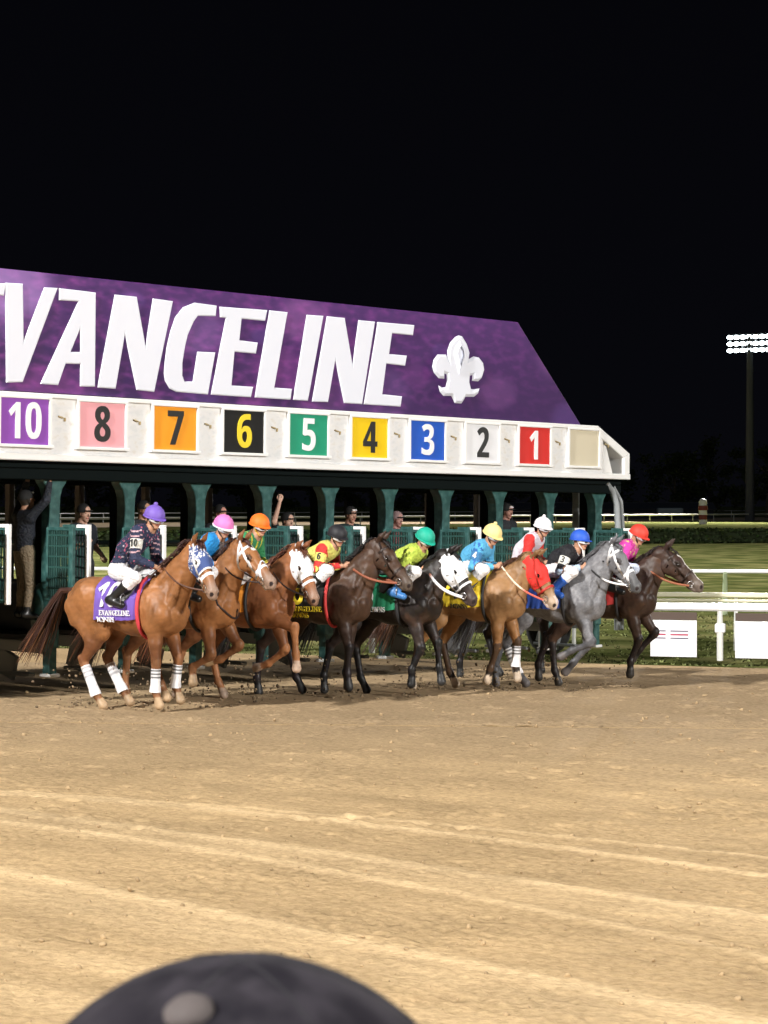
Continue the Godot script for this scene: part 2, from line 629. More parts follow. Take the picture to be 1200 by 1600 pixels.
func horse(s: Dictionary) -> Dictionary:
	var c: Dictionary = coat(s.coat)
	var root := thing("horse", s.label, "horse", Vector3.ZERO, deg_to_rad(-float(s.turn)), "horses leaving the starting gate")
	var fd := Field.new()
	var poll: Vector3 = s.poll
	# trunk
	fd.add(Vector3(0.40, 1.175, 0), Vector3(0.10, 1.165, 0), 0.325, 0.298, 0, 0.78, 0.06)
	fd.add(Vector3(0.10, 1.165, 0), Vector3(-0.22, 1.205, 0), 0.298, 0.262, 0, 0.92, 0.06)
	fd.add(Vector3(-0.22, 1.215, 0), Vector3(-0.50, 1.275, 0), 0.258, 0.238, 0, 0.95, 0.08)
	fd.add(Vector3(0.36, 1.435, 0), Vector3(0.05, 1.40, 0), 0.078, 0.06, 0, 0.7, 0.10)
	fd.add(Vector3(-0.32, 1.42, 0), Vector3(-0.62, 1.385, 0), 0.09, 0.10, 0, 1.1, 0.10)
	fd.add(Vector3(-0.66, 1.38, 0), Vector3(-0.76, 1.36, 0), 0.06, 0.045, 0, 1.0, 0.05)
	fd.add(Vector3(0.50, 1.12, 0), Vector3(0.60, 1.06, 0), 0.20, 0.15, 0, 0.95, 0.08)
	# neck
	var root_n := Vector3(0.49, 1.225, 0)
	var mid := root_n.lerp(poll, 0.52) + Vector3(0.0, 0.015, 0)
	fd.add(root_n, mid, 0.255, 0.172, 1, 0.58, 0.08)
	fd.add(mid, poll + Vector3(-0.03, -0.05, 0), 0.175, 0.115, 1, 0.62, 0.06)
	fd.add(root_n + Vector3(-0.14, 0.17, 0), mid + Vector3(-0.05, 0.09, 0), 0.09, 0.07, 1, 0.7, 0.06)
	fd.add(Vector3(0.60, 1.16, 0), mid + Vector3(0.07, -0.08, 0), 0.11, 0.085, 1, 0.75, 0.06)
	for z in [-1.0, 1.0]:
		fd.add(Vector3(0.24, 1.41, 0.11 * z), Vector3(0.56, 1.15, 0.200 * z), 0.075, 0.085, 2, 0.75, 0.028)
		fd.add(Vector3(0.38, 1.30, 0.185 * z), Vector3(0.42, 1.12, 0.205 * z), 0.06, 0.085, 2, 0.7, 0.024)
		fd.add(Vector3(0.56, 1.12, 0.19 * z), Vector3(0.40, 1.02, 0.175 * z), 0.10, 0.115, 2, 0.75, 0.03)
		fd.add(Vector3(0.66, 1.13, 0.085 * z), Vector3(0.57, 0.98, 0.10 * z), 0.088, 0.070, 2, 0.95, 0.020)
		fd.add(mid + Vector3(0.05, 0.0, 0.065 * z), Vector3(0.60, 1.20, 0.150 * z), 0.055, 0.065, 1, 0.8, 0.025)
		fd.add(mid + Vector3(-0.06, 0.05, 0.055 * z), Vector3(0.34, 1.375, 0.10 * z), 0.06, 0.075, 1, 0.8, 0.03)
		fd.add(Vector3(-0.34, 1.385, 0.185 * z), Vector3(-0.28, 1.37, 0.200 * z), 0.045, 0.035, 2, 1.0, 0.05)
		fd.add(Vector3(-0.46, 1.32, 0.13 * z), Vector3(-0.66, 1.20, 0.13 * z), 0.185, 0.12, 2, 0.85, 0.04)
		fd.add(Vector3(-0.70, 1.30, 0.10 * z), Vector3(-0.66, 1.02, 0.135 * z), 0.075, 0.065, 2, 0.85, 0.022)
		for i in 7:
			var rx := 0.20 - 0.075 * i
			fd.add(Vector3(rx, 1.30, 0.268 * z - 0.004 * i * z), Vector3(rx - 0.05, 1.05, 0.262 * z), 0.020, 0.020, 0, 1.0, 0.045)
	# legs
	var ankles := {}
	var lowest := 9.0
	for q in [["fore_right", 1.0, s.fr], ["fore_left", -1.0, s.fl]]:
		var z: float = 0.145 * float(q[1])
		var a: Array = q[2]
		var e := Vector3(0.43 + 0.05 * sin(deg_to_rad(a[0])), 0.985 + 0.07 * absf(sin(deg_to_rad(a[0]))), z)
		var kn := e + down(a[0]) * 0.44
		var ft := kn + down(a[1]) * 0.29
		var ps := ft + down(a[2]) * 0.115
		var ho := ps + down(a[2] - 4.0) * 0.065
		fd.add(Vector3(0.50, 1.10, 0.17 * float(q[1])), e, 0.13, 0.105, 3, 0.8, 0.06)
		fd.add(e, e.lerp(kn, 0.45), 0.106, 0.082, 3, 0.9, 0.05)
		fd.add(e.lerp(kn, 0.45), kn, 0.082, 0.054, 3, 0.9, 0.03)
		fd.add(kn + Vector3(0.006, 0.03, 0), kn + down(a[1]) * 0.04, 0.058, 0.051, 4, 0.95, 0.02)
		fd.add(kn, ft, 0.046, 0.040, 4, 0.85, 0.02)
		fd.add(ft, ft + down(a[2]) * 0.02, 0.050, 0.048, 4, 0.95, 0.02)
		fd.add(ft, ps, 0.043, 0.045, 5, 0.95, 0.02)
		fd.add(ps, ho, 0.047, 0.058, 6, 1.0, 0.008)
		ankles[q[0]] = [kn, ft]
		lowest = minf(lowest, ho.y - 0.045)
	for q in [["hind_right", 1.0, s.hr], ["hind_left", -1.0, s.hl]]:
		var z: float = 0.15 * float(q[1])
		var a: Array = q[2]
		var hp := Vector3(-0.44, 1.27, z * 0.8)
		var sf := hp + down(a[0]) * 0.38 + Vector3(0, 0, 0.02 * float(q[1]))
		var hk := sf + down(a[1]) * 0.43
		var ft := hk + down(a[2]) * 0.40
		var ps := ft + down(a[3]) * 0.115
		var ho := ps + down(a[3] - 4.0) * 0.065
		fd.add(hp, sf, 0.205, 0.125, 2, 0.68, 0.06)
		fd.add(sf, sf.lerp(hk, 0.4), 0.120, 0.090, 3, 0.72, 0.05)
		fd.add(Vector3(-0.66, 1.16, z * 0.9), sf.lerp(hk, 0.45), 0.11, 0.075, 3, 0.75, 0.07)
		fd.add(sf.lerp(hk, 0.4), hk, 0.092, 0.055, 3, 0.8, 0.03)
		fd.add(hk + Vector3(-0.035, 0.035, 0), hk + down(a[2]) * 0.06, 0.042, 0.052, 4, 0.85, 0.025)
		fd.add(hk, ft, 0.051, 0.042, 4, 0.85, 0.02)
		fd.add(ft, ft + down(a[3]) * 0.02, 0.051, 0.049, 4, 0.95, 0.02)
		fd.add(ft, ps, 0.044, 0.046, 5, 0.95, 0.02)
		fd.add(ps, ho, 0.047, 0.058, 6, 1.0, 0.008)
		ankles[q[0]] = [hk, ft]
		lowest = minf(lowest, ho.y - 0.045)
	fd.bake(0.0195)
	var seed_off := Vector3(s.n * 7.3, s.n * 3.1, 0)
	var dapple: bool = s.coat == "grey"
	var darkish: bool = s.coat in ["bay", "black", "dark"]
	var paint := func(p: Vector3, t: int) -> Color:
		var k: Color = c.body
		if t == 3:
			k = (c.body as Color).lerp(c.legs, smoothstep(1.0, 0.72, p.y))
		elif t == 4:
			k = (c.legs as Color).lerp(c.low, 0.85)
		elif t == 5:
			k = c.low
		elif t == 6:
			k = c.hoof
		var w := noise.get_noise_3dv((p + seed_off) * 26.0) * 0.5 + noise.get_noise_3dv((p + seed_off) * 80.0) * 0.25
		if dapple and t < 4:
			var d := absf(noise.get_noise_3dv((p + seed_off) * 150.0))
			k = k.lerp(Color(0.27, 0.27, 0.28), clampf(0.9 - d * 3.5, 0.0, 1.0) * 0.55)
			k = k.lerp(Color(0.10, 0.10, 0.11), clampf(w + 0.1, 0.0, 1.0) * 0.6)
		elif darkish and t < 4:
			k = k.lerp(Color(0.10, 0.050, 0.026), clampf(w * 1.1, 0.0, 0.5))
		var broad := noise.get_noise_3dv((p + seed_off) * Vector3(28, 14, 28))
		k = k * (1.0 + w * 0.30 + broad * 0.45 + 0.22 * noise.get_noise_3dv((p + seed_off) * Vector3(90, 260, 260)))
		k.a = 1.0
		return k
	var body := MB.new()
	body.add(fd.skin(0.0, null, paint))
	# head
	var a_dir := Vector3(cos(deg_to_rad(s.pitch)), -sin(deg_to_rad(s.pitch)), 0)
	var d_dir := Vector3(sin(deg_to_rad(s.pitch)), cos(deg_to_rad(s.pitch)), 0)
	var hx := Transform3D(Basis(Vector3.UP, -deg_to_rad(s.yaw)) * Basis(a_dir, d_dir, Vector3.BACK).scaled(Vector3.ONE * 1.12), poll)
	var star: float = s.get("star", 0.0)
	var hpaint := func(p: Vector3, t: int) -> Color:
		var k: Color = c.body
		var w := noise.get_noise_3dv((p + seed_off) * 60.0)
		k = k * (1.0 + w * 0.2)
		k = k.lerp(c.muzzle, smoothstep(0.40, 0.54, p.x))
		if t == 7:
			k = (c.body as Color).lerp(c.hair, 0.35)
		if star > 0.0:
			if (p - Vector3(0.16, 0.05, 0)).length() < 0.035 * star:
				k = Color(0.72, 0.70, 0.66)
			if s.get("blaze", false) and absf(p.z) < 0.018 and p.y > -0.04 and p.x > 0.1:
				k = Color(0.70, 0.66, 0.62)
			if s.get("snip", false) and absf(p.z) < 0.03 and p.x > 0.5:
				k = Color(0.62, 0.50, 0.45)
		for z in [-1.0, 1.0]:
			var dn: float = (p - Vector3(0.592, -0.082, 0.034 * z)).length()
			if dn < 0.024:
				k = Color(0.02, 0.015, 0.015)
			var de: float = (p - eye_at(z)).length()
			if de < s.get("hood_hole", 0.034) + 0.008:
				k = k.lerp(Color(0.02, 0.014, 0.012), 0.75)
		k.a = 1.0
		return k
	body.add(head_field.skin(0.0, null, hpaint), hx)
	var hide := mat("horse_coat", Color.WHITE, 0.47, 0.0, true)
	if not hide.heightmap_enabled:
		hide.metallic_specular = 0.38
		hide.heightmap_enabled = true
		hide.heightmap_texture = grain(256, 0.03, 51, [], 2)
		hide.heightmap_scale = 1.6
		hide.uv1_triplanar = true
		hide.uv1_scale = Vector3(0.85, 0.75, 0.85)
	part("body", body, hide, root)
	for z in [-1.0, 1.0]:
		var e := MB.new()
		e.ball(hx * eye_at(z), Vector3.ONE * 0.021, Basis.IDENTITY, 6, 10)
		part("eye", e, mat("horse_eye", Color(0.03, 0.02, 0.02), 0.12), root)
	# mane and tail
	rng.seed = 100 + int(s.n)
	var hair := mat("horse_hair", Color.WHITE, 0.5, 0.0, true)
	var mane := MB.new()
	var crest_a := poll + Vector3(-0.02, 0.03, 0)
	var crest_b := Vector3(0.30, 1.50, 0)
	for i in 110:
		var t := float(i) / 109.0
		var on := crest_a.lerp(crest_b, t) + Vector3(-0.10, 0.08, 0) * sin(t * PI) * 0.55
		var p0 := fd.meet(on + Vector3(-0.12, 0.22, 0), on + Vector3(0.12, -0.22, 0)) + Vector3(0.006, -0.012, 0)
		var side := 1.0 if rng.randf() < 0.65 else -1.0
		var l := rng.randf_range(0.10, 0.19)
		var b := Vector3(-0.6 + rng.randf_range(-0.3, 0.2), 0.25, side * rng.randf_range(0.25, 0.7))
		var p1 := p0 + b.normalized() * l * 0.45
		var p2 := p1 + Vector3(-0.45 + rng.randf_range(-0.3, 0.3), -0.5, side * 0.35).normalized() * l * 0.6
		var hc: Color = (c.hair as Color) * rng.randf_range(0.7, 1.5)
		strand(mane, [p0, p1, p2], rng.randf_range(0.008, 0.016), hc)
	for i in 14:
		var p0 := hx * Vector3(rng.randf_range(-0.03, 0.05), 0.055, rng.randf_range(-0.03, 0.03))
		strand(mane, [p0, p0 + hx.basis * Vector3(0.06, 0.02, rng.randf_range(-0.03, 0.03)), p0 + hx.basis * Vector3(0.13, -0.005, rng.randf_range(-0.05, 0.05))], 0.010, (c.hair as Color) * 1.2)
	part("mane", mane, hair, root)
	var tail := MB.new()
	var lift: float = s.get("tail", 0.0)
	for i in 90:
		var p0 := Vector3(-0.75 + rng.randf_range(-0.03, 0.03), 1.37 + rng.randf_range(-0.03, 0.02), rng.randf_range(-0.035, 0.035))
		var l := rng.randf_range(0.45, 0.80)
		var z := rng.randf_range(-0.11, 0.11)
		var up := rng.randf_range(-0.06, 0.06)
		var pts := [p0, p0 + Vector3(-0.16, -0.02 + 0.04 * lift, z * 0.2), p0 + Vector3(-0.38 * l - 0.05, -0.12 - 0.10 * (1.0 - lift) + up, z * 0.7), p0 + Vector3(-0.72 * l, -0.30 - 0.25 * (1.0 - lift) + up * 2.0, z * 1.2), p0 + Vector3(-0.98 * l, -0.50 - 0.35 * (1.0 - lift) + up * 3.0, z * 1.4)]
		strand(tail, pts, rng.randf_range(0.012, 0.020), ((c.body as Color).lerp(c.hair, 0.6) if rng.randf() < 0.2 else c.hair as Color) * rng.randf_range(0.6, 1.3))
	part("tail", tail, hair, root)
	# wraps on the cannons
	for w in s.get("wraps", []):
		var kn: Vector3 = ankles[w[0]][0]
		var ft: Vector3 = ankles[w[0]][1]
		var st := MB.new()
		var pts := []
		var rr := []
		var cols := []
		for i in 15:
			var t := 0.16 + 0.92 * i / 14.0
			pts.append(kn.lerp(ft, t))
			rr.append(0.056 + 0.010 * smoothstep(0.75, 1.0, t) + 0.0015 * (i % 2))
			cols.append(w[2] if i in [1, 3, 5] else w[1])
		st.tube(pts, rr, 12, Color.WHITE, cols)
		part("leg_wrap", st, mat("bandage", Color.WHITE, 0.85, 0.0, true), root)
	# saddle cloth over the back, following the barrel
	var cloth_at := func(x: float, th: float, proud: float) -> Vector3:
		var q := Vector3(x, 1.165, 0)
		var d := Vector3(0, cos(th), sin(th))
		return fd.meet(q + d * 0.55, q) + d * proud
	var span: float = s.get("cloth_span", 1.95)
	if s.has("cloth"):
		var st := MB.new()
		var cc: Color = s.cloth
		var edge: Color = s.get("cloth_edge", cc)
		st.sheet(24, 44, func(i: int, j: int) -> Vector3:
			var th := lerpf(-span, span, float(j) / 44.0)
			var slope := 0.10 * absf(th) / span
			var x: float = lerpf(-0.30, 0.34 - slope, float(i) / 24.0)
			return cloth_at.call(x, th, 0.018 + 0.006 * sin(i * 0.9) * absf(th) / span), func(i: int, j: int) -> Color:
			return edge if j < 2 or j > 42 or i < 1 else cc)
		var cl := part("saddle_cloth", st, mat("cloth", Color.WHITE, 0.8, 0.0, true), root)
		for w in s.get("print", []):      # [text, height, x, y, wide, colour, font]
			var a: Array = lettering(w[0], w[1], 0.008, w[6], w[4])
			for i in a[0].size():
				var v: Vector3 = a[0][i]
				var x: float = w[2] + v.x
				var y: float = w[3] + v.y
				var hit := fd.meet(Vector3(x, y - 0.03, 0.5), Vector3(x, y - 0.03, 0.0))
				a[0][i] = hit + Vector3(0, hit.y - 1.165, hit.z).normalized() * (0.033 + v.z)
			var pm := MB.new()
			pm.add(a, Transform3D.IDENTITY, w[5])
			part("cloth_lettering", pm, mat("cloth_print", Color.WHITE, 0.7, 0.0, true), cl)
	# saddle, girth
	var top := fd.meet(Vector3(0.06, 1.9, 0), Vector3(0.06, 1.2, 0))
	var sd := MB.new()
	sd.ball(top + Vector3(0.02, 0.012, 0), Vector3(0.21, 0.030, 0.13), Basis(Vector3.BACK, 0.05), 8, 16)
	sd.ball(top + Vector3(-0.17, 0.045, 0), Vector3(0.06, 0.025, 0.11), Basis(Vector3.BACK, -0.4), 6, 12)
	for z in [-1.0, 1.0]:
		var fl := []
		for i in 5:
			fl.append(cloth_at.call(0.16 - 0.02 * i, (0.45 + 0.20 * i) * z, 0.032))
		sd.tube(fl, [0.06, 0.075, 0.08, 0.07, 0.04], 8, Color.WHITE, [], 0.16, Vector3.RIGHT)
	part("saddle", sd, mat("saddle_leather", lin(0.02, 0.018, 0.018), 0.45), root)
	var gi := MB.new()
	var ring := []
	for i in 36:
		ring.append(cloth_at.call(0.27, TAU * i / 36.0, 0.024))
	gi.loop(ring, 0.021, 6)
	part("girth", gi, mat("girth_" + str(s.get("girth", Color(0.02, 0.02, 0.022))), (s.get("girth", Color(0.02, 0.02, 0.022)) as Color).linear_to_srgb(), 0.7), root)
	# hood
	if s.has("hood"):
		var hc: Color = s.hood
		var trim: Color = s.get("hood_trim", hc)
		var hole: float = s.get("hood_hole", 0.046)
		var back: float = s.get("hood_back", -0.035)
		var pattern: bool = s.get("hood_pattern", false)
		var hood := MB.new()
		hood.add(head_field.skin(0.011, func(p: Vector3, t: int) -> bool:
			if t == 7 or p.x > 0.345 - 0.35 * maxf(0.0, -p.y - 0.10) or p.x < back - 0.2 * p.y:
				return false
			return minf((p - eye_at(1.0)).length(), (p - eye_at(-1.0)).length()) > hole, func(p: Vector3, t: int) -> Color:
			if p.x > 0.315 - 0.35 * maxf(0.0, -p.y - 0.10) or p.x < back + 0.035 - 0.2 * p.y:
				return trim
			if pattern and (noise.get_noise_3dv(p * 330.0) > 0.12 and p.x < 0.2 or (p - eye_at(1.0)).length() < hole + 0.016):
				return trim
			return hc), hx)
		part("blinker_hood", hood, mat("hood_cloth", Color.WHITE, 0.8, 0.0, true), root)
	# bridle
	var bc: Color = s.get("bridle", Color(0.03, 0.018, 0.012))
	var br := MB.new()
	var bw: float = s.get("bridle_w", 0.022)
	var pr := 0.018 if s.has("hood") else 0.007
	strap(br, Vector3(0.385, -0.085, 0), Vector3(0.06, 1, 0).normalized(), Vector3.BACK, bw, bc, 0, 360, pr)
	var dirc := Vector3(0.50, -0.20, 0).normalized()
	strap(br, Vector3(0.20, -0.05, 0), dirc, Vector3.BACK, bw, bc, 0, 360, pr)
	if s.get("cross", false):
		var d2 := Vector3(0.18, -0.17, 0).normalized()
		strap(br, Vector3(0.42, -0.075, 0), d2, Vector3.BACK, bw, bc, 0, 360, pr)
		strap(br, Vector3(0.10, -0.03, 0), Vector3(0.12, 1, 0).normalized(), Vector3.BACK, bw, bc, -120, 120, pr)
		strap(br, Vector3(0.06, -0.05, 0), Vector3(0.55, -0.85, 0).normalized(), Vector3.BACK, bw * 0.8, bc, 0, 360, pr)
	elif not s.has("hood"):
		strap(br, Vector3(0.10, -0.03, 0), Vector3(0.12, 1, 0).normalized(), Vector3.BACK, bw, bc, -110, 110, pr)
	var brx := MB.new()
	brx.add([br.v, br.n, br.c, br.ix], hx)
	part("bridle", brx, mat("bridle_leather", Color.WHITE, 0.5, 0.0, true), root)
	for z in [-1.0, 1.0]:
		var bit := MB.new()
		var rr := []
		for i in 14:
			var a := TAU * i / 14.0
			rr.append(hx * Vector3(0.475 + cos(a) * 0.034, -0.13 + sin(a) * 0.034, 0.055 * z))
		bit.loop(rr, 0.006, 5)
		part("bit_ring", bit, mat("steel", lin(0.6, 0.6, 0.62), 0.25, 1.0), root)
	# reins to the hands
	var rc: Color = s.get("rein", Color(0.05, 0.025, 0.015))
	for z in [-1.0, 1.0]:
		var st := MB.new()
		var b0 := hx * Vector3(0.475, -0.15, 0.058 * z)
		var h0: Vector3 = s.hands + Vector3(0, 0, 0.075 * z)
		var pts := []
		for i in 9:
			var t := i / 8.0
			var p := b0.lerp(h0, t) + Vector3(0, -0.05 * sin(PI * t), 0.09 * z * sin(PI * t))
			pts.append(p)
		var cols := []
		for i in 9:
			cols.append(rc if i < s.get("rein_split", 9) else s.get("rein2", rc))
		var rr := []
		for i in 9:
			rr.append(s.get("rein_w", 0.011))
		st.tube(pts, rr, 6, rc, cols, 0.5, Vector3.UP)
		part("rein", st, mat("rein_leather", Color.WHITE, 0.6, 0.0, true), root)
	if s.get("yoke", false):
		var st := MB.new()
		var rg := []
		for i in 32:
			var a := TAU * i / 32.0
			var q := Vector3(0.56, 1.30, 0)
			var d := (Vector3(-0.5, 0.85, 0) * cos(a) + Vector3.BACK * sin(a)).normalized()
			rg.append(fd.meet(q + d * 0.6, q) + d * 0.006)
		st.loop(rg, 0.012, 6, Color(0.025, 0.015, 0.012))
		var bot: Vector3 = rg[16]
		st.tube([bot, fd.meet(Vector3(0.9, 1.1, 0), Vector3(0.4, 1.1, 0)) + Vector3(0.008, 0, 0), fd.meet(Vector3(0.75, 0.85, 0), Vector3(0.4, 1.0, 0)) + Vector3(0.008, 0, 0)], [0.014, 0.014, 0.012], 6, Color(0.025, 0.015, 0.012))
		part("breast_strap", st, mat("rein_leather"), root)
	# stirrups
	for z in [-1.0, 1.0]:
		var st := MB.new()
		var f0 := Vector3(float(s.jx) - 0.22, 1.225, 0.325 * z)
		st.tube([top + Vector3(0.08, 0.0, 0.13 * z), f0 + Vector3(0, 0.13, 0)], [0.011, 0.011], 6, Color.WHITE, [], 0.4)
		var rg := []
		for i in 12:
			var a := TAU * i / 12.0
			rg.append(f0 + Vector3(0, 0.06 + sin(a) * 0.065, cos(a) * 0.055))
		st.loop(rg, 0.007, 5)
		part("stirrup", st, mat("stirrup_metal", lin(0.25, 0.25, 0.26), 0.35, 0.8), root)
	var x := Transform3D(root.basis.scaled(Vector3.ONE * 1.06), Vector3(s.at.x, ground(s.at.x, s.at.y) - minf(lowest, s.get("sink", 9.0)) * 1.06, s.at.y))
	root.transform = x
	return {"root": root, "xform": x, "lowest": lowest}


# ---------------------------------------------------------------- people
func make_person_parts() -> void:
	# a head about its centre, looking along +x
	face_field = Field.new()
	var h := face_field
	h.add(Vector3(-0.018, 0.035, 0), Vector3(0.022, 0.040, 0), 0.088, 0.082, 0, 0.86, 0.03)
	h.add(Vector3(0.035, -0.025, 0), Vector3(0.040, -0.065, 0), 0.056, 0.044, 0, 0.95, 0.03)
	h.add(Vector3(0.060, -0.098, 0), Vector3(0.068, -0.094, 0), 0.020, 0.018, 0, 1.2, 0.02)
	h.add(Vector3(0.093, 0.012, 0), Vector3(0.112, -0.024, 0), 0.010, 0.014, 0, 1.0, 0.012)
	h.add(Vector3(0.084, -0.058, -0.018), Vector3(0.084, -0.058, 0.018), 0.010, 0.010, 2, 1.0, 0.01)
	for s in [-1.0, 1.0]:
		h.add(Vector3(0.078, 0.030, 0.014 * s), Vector3(0.066, 0.030, 0.044 * s), 0.012, 0.012, 3, 1.0, 0.015)
		h.add(Vector3(0.060, -0.020, 0.040 * s), Vector3(0.040, -0.030, 0.052 * s), 0.020, 0.016, 0, 1.0, 0.02)
		h.add(Vector3(0.076, 0.010, 0.032 * s), Vector3(0.076, 0.010, 0.033 * s), 0.013, 0.013, 4, 1.0, 0.004)
		h.add(Vector3(-0.010, 0.024, 0.078 * s), Vector3(-0.004, -0.016, 0.074 * s), 0.022, 0.014, 0, 0.5, 0.01)
	h.add(Vector3(-0.02, -0.05, 0), Vector3(-0.045, -0.14, 0), 0.056, 0.058, 0, 1.0, 0.03)
	h.bake(0.0075)
	# a right hand gripping, wrist at the origin, palm along +x, thumb side up
	var g := Field.new()
	g.add(Vector3(-0.02, 0, 0), Vector3(0.02, 0, 0), 0.024, 0.026, 0, 0.8, 0.02)
	g.add(Vector3(0.03, 0.018, 0), Vector3(0.075, 0.026, 0), 0.022, 0.018, 0, 0.7, 0.015)
	g.add(Vector3(0.03, -0.014, 0), Vector3(0.072, -0.024, 0), 0.022, 0.017, 0, 0.7, 0.015)
	for i in 4:
		var y := 0.032 - 0.0205 * i
		var l: float = [0.92, 1.0, 0.95, 0.8][i]
		var k1 := Vector3(0.080 + 0.004 * (1.0 if i == 1 or i == 2 else 0.0), y, 0.002)
		var k2 := k1 + Vector3(0.022, -0.002, -0.030) * l
		var k3 := k2 + Vector3(-0.016, 0, -0.020) * l
		var k4 := k3 + Vector3(-0.018, 0, 0.004) * l
		g.add(k1, k2, 0.0095, 0.0090, 0, 1.0, 0.005)
		g.add(k2, k3, 0.0090, 0.0084, 0, 1.0, 0.003)
		g.add(k3, k4, 0.0084, 0.0078, 0, 1.0, 0.003)
	g.add(Vector3(0.018, 0.022, -0.008), Vector3(0.045, 0.046, -0.022), 0.014, 0.011, 0, 1.0, 0.01)
	g.add(Vector3(0.045, 0.046, -0.022), Vector3(0.074, 0.044, -0.032), 0.011, 0.009, 0, 1.0, 0.004)
	g.bake(0.0048)
	hand_mesh = g.skin(0.0, null, func(_p: Vector3, _t: int) -> Color: return Color.WHITE)


# j: joints (pelvis, chest, head, look, shoulders, elbows, wrists, hips, knees, ankles, toes; right = index 0, z+)
func person(root: Node3D, j: Dictionary, w: Dictionary, cell := 0.014) -> void:
	var fd := Field.new()
	var sh: Array = j.shoulders
	var waist: Vector3 = (j.pelvis as Vector3).lerp(j.chest, 0.42) + (j.get("hunch", Vector3.ZERO) as Vector3)
	var across: Vector3 = ((sh[0] as Vector3) - (sh[1] as Vector3)).normalized()
	fd.add(j.pelvis, waist, 0.118, 0.108, 5, 1.25, 0.06)
	fd.add(waist, (j.chest as Vector3) + (waist - (j.chest as Vector3)) * 0.25, 0.112, 0.122, 0, 1.25, 0.06)
	fd.add((sh[0] as Vector3).lerp(sh[1], 0.12), (sh[1] as Vector3).lerp(sh[0], 0.12), 0.078, 0.078, 0, 1.0, 0.06)
	var head: Vector3 = j.head
	var look: Vector3 = (j.look as Vector3).normalized()
	var neck := head - look * 0.03 + Vector3(0, -0.10, 0)
	fd.add((sh[0] as Vector3).lerp(sh[1], 0.5), neck, 0.062, 0.054, 9, 1.0, 0.04)
	for s in 2:
		fd.add(sh[s], j.elbows[s], 0.060, 0.045, 1 if s == 0 else 3, 1.0, 0.04)
		fd.add(j.elbows[s], j.wrists[s], 0.046, 0.030, 2 if s == 0 else 4, 1.0, 0.02)
		fd.add(j.hips[s], j.knees[s], 0.096, 0.062, 6, 1.0, 0.05)
		fd.add(j.knees[s], (j.knees[s] as Vector3).lerp(j.ankles[s], 0.35), 0.060, 0.056, 7, 1.0, 0.02)
		fd.add((j.knees[s] as Vector3).lerp(j.ankles[s], 0.35), j.ankles[s], 0.056, 0.038, 7, 1.0, 0.02)
		fd.add((j.ankles[s] as Vector3) + ((j.ankles[s] as Vector3) - (j.toes[s] as Vector3)).normalized() * 0.04 + Vector3(0, -0.02, 0), j.toes[s], 0.040, 0.032, 8, 1.0, 0.03)
	fd.bake(cell)
	var skin_c: Color = w.get("skin", Color(0.50, 0.27, 0.17))
	var body := MB.new()
	body.add(fd.skin(0.0, null, func(_p: Vector3, _t: int) -> Color: return skin_c))
	var fz := look.cross(Vector3.UP).normalized()
	var hx := Transform3D(Basis(look, fz.cross(look).normalized(), fz), head)
	var hair_c: Color = w.get("hair", Color(0.03, 0.02, 0.015))
	body.add(face_field.skin(0.0, null, func(p: Vector3, t: int) -> Color:
		if t == 4:
			return Color(0.05, 0.03, 0.03) if absf(p.y - 0.010) < 0.007 else skin_c * 0.8
		if t == 3:
			return skin_c.lerp(hair_c, 0.5)
		if t == 2:
			return skin_c.lerp(Color(0.35, 0.08, 0.07), 0.6)
		return skin_c), hx)
	for s in 2:
		var wr: Vector3 = j.wrists[s]
		var dirv: Vector3 = (wr - (j.elbows[s] as Vector3)).normalized()
		var upv: Vector3 = j.get("thumb", Vector3.UP)
		upv = (upv - dirv * upv.dot(dirv)).normalized()
		var zz := dirv.cross(upv)
		var bs := Basis(dirv, upv, zz)
		if s == 1:
			bs = Basis(dirv, upv, -zz)
		body.add(hand_mesh, Transform3D(bs, wr + dirv * 0.01), skin_c)
	part("body", body, mat("skin", Color.WHITE, 0.55, 0.0, true), root)
	# clothes
	var cloth := mat("fabric", Color.WHITE, 0.75, 0.0, true)
	if not cloth.heightmap_enabled:
		cloth.heightmap_enabled = true
		cloth.heightmap_texture = grain(256, 0.03, 61, [], 3)
		cloth.heightmap_scale = 2.4
		cloth.uv1_triplanar = true
		cloth.uv1_scale = Vector3(2.6, 2.6, 2.6)
	var top_paint: Callable = w.top
	var sleeve_end: float = w.get("sleeve", 0.9)
	var ends := [j.wrists[0], j.elbows[0], j.wrists[1], j.elbows[1]]
	var jm := MB.new()
	jm.add(fd.skin(0.013, func(p: Vector3, t: int) -> bool:
		if t == 5:
			return p.y > (j.pelvis as Vector3).y - 0.02 and (p - (j.pelvis as Vector3)).dot((j.chest as Vector3) - (j.pelvis as Vector3)) > 0.0
		if t == 2 or t == 4:
			var a: Vector3 = ends[1] if t == 2 else ends[3]
			var b: Vector3 = ends[0] if t == 2 else ends[2]
			return (p - a).dot(b - a) / (b - a).length_squared() < sleeve_end
		return t == 0 or t == 1 or t == 3 or (t == 9 and (p - neck).length() > 0.085), top_paint), Transform3D.IDENTITY)
	part(w.get("top_name", "racing_silks"), jm, cloth, root)
	var pants: Color = w.get("pants", Color(0.8, 0.8, 0.82))
	var boots: Color = w.get("boots", Color(0.012, 0.012, 0.014))
	var boot_top: float = w.get("boot_top", 0.35)
	var dots: Array = [j.knees[0], j.ankles[0], j.knees[1], j.ankles[1]]
	var along := func(p: Vector3) -> float:
		var q := 0 if absf(p.z - (dots[0] as Vector3).z) < absf(p.z - (dots[2] as Vector3).z) else 2
		var a: Vector3 = dots[q]
		var b: Vector3 = dots[q + 1]
		return (p - a).dot(b - a) / (b - a).length_squared()
	var pn := MB.new()
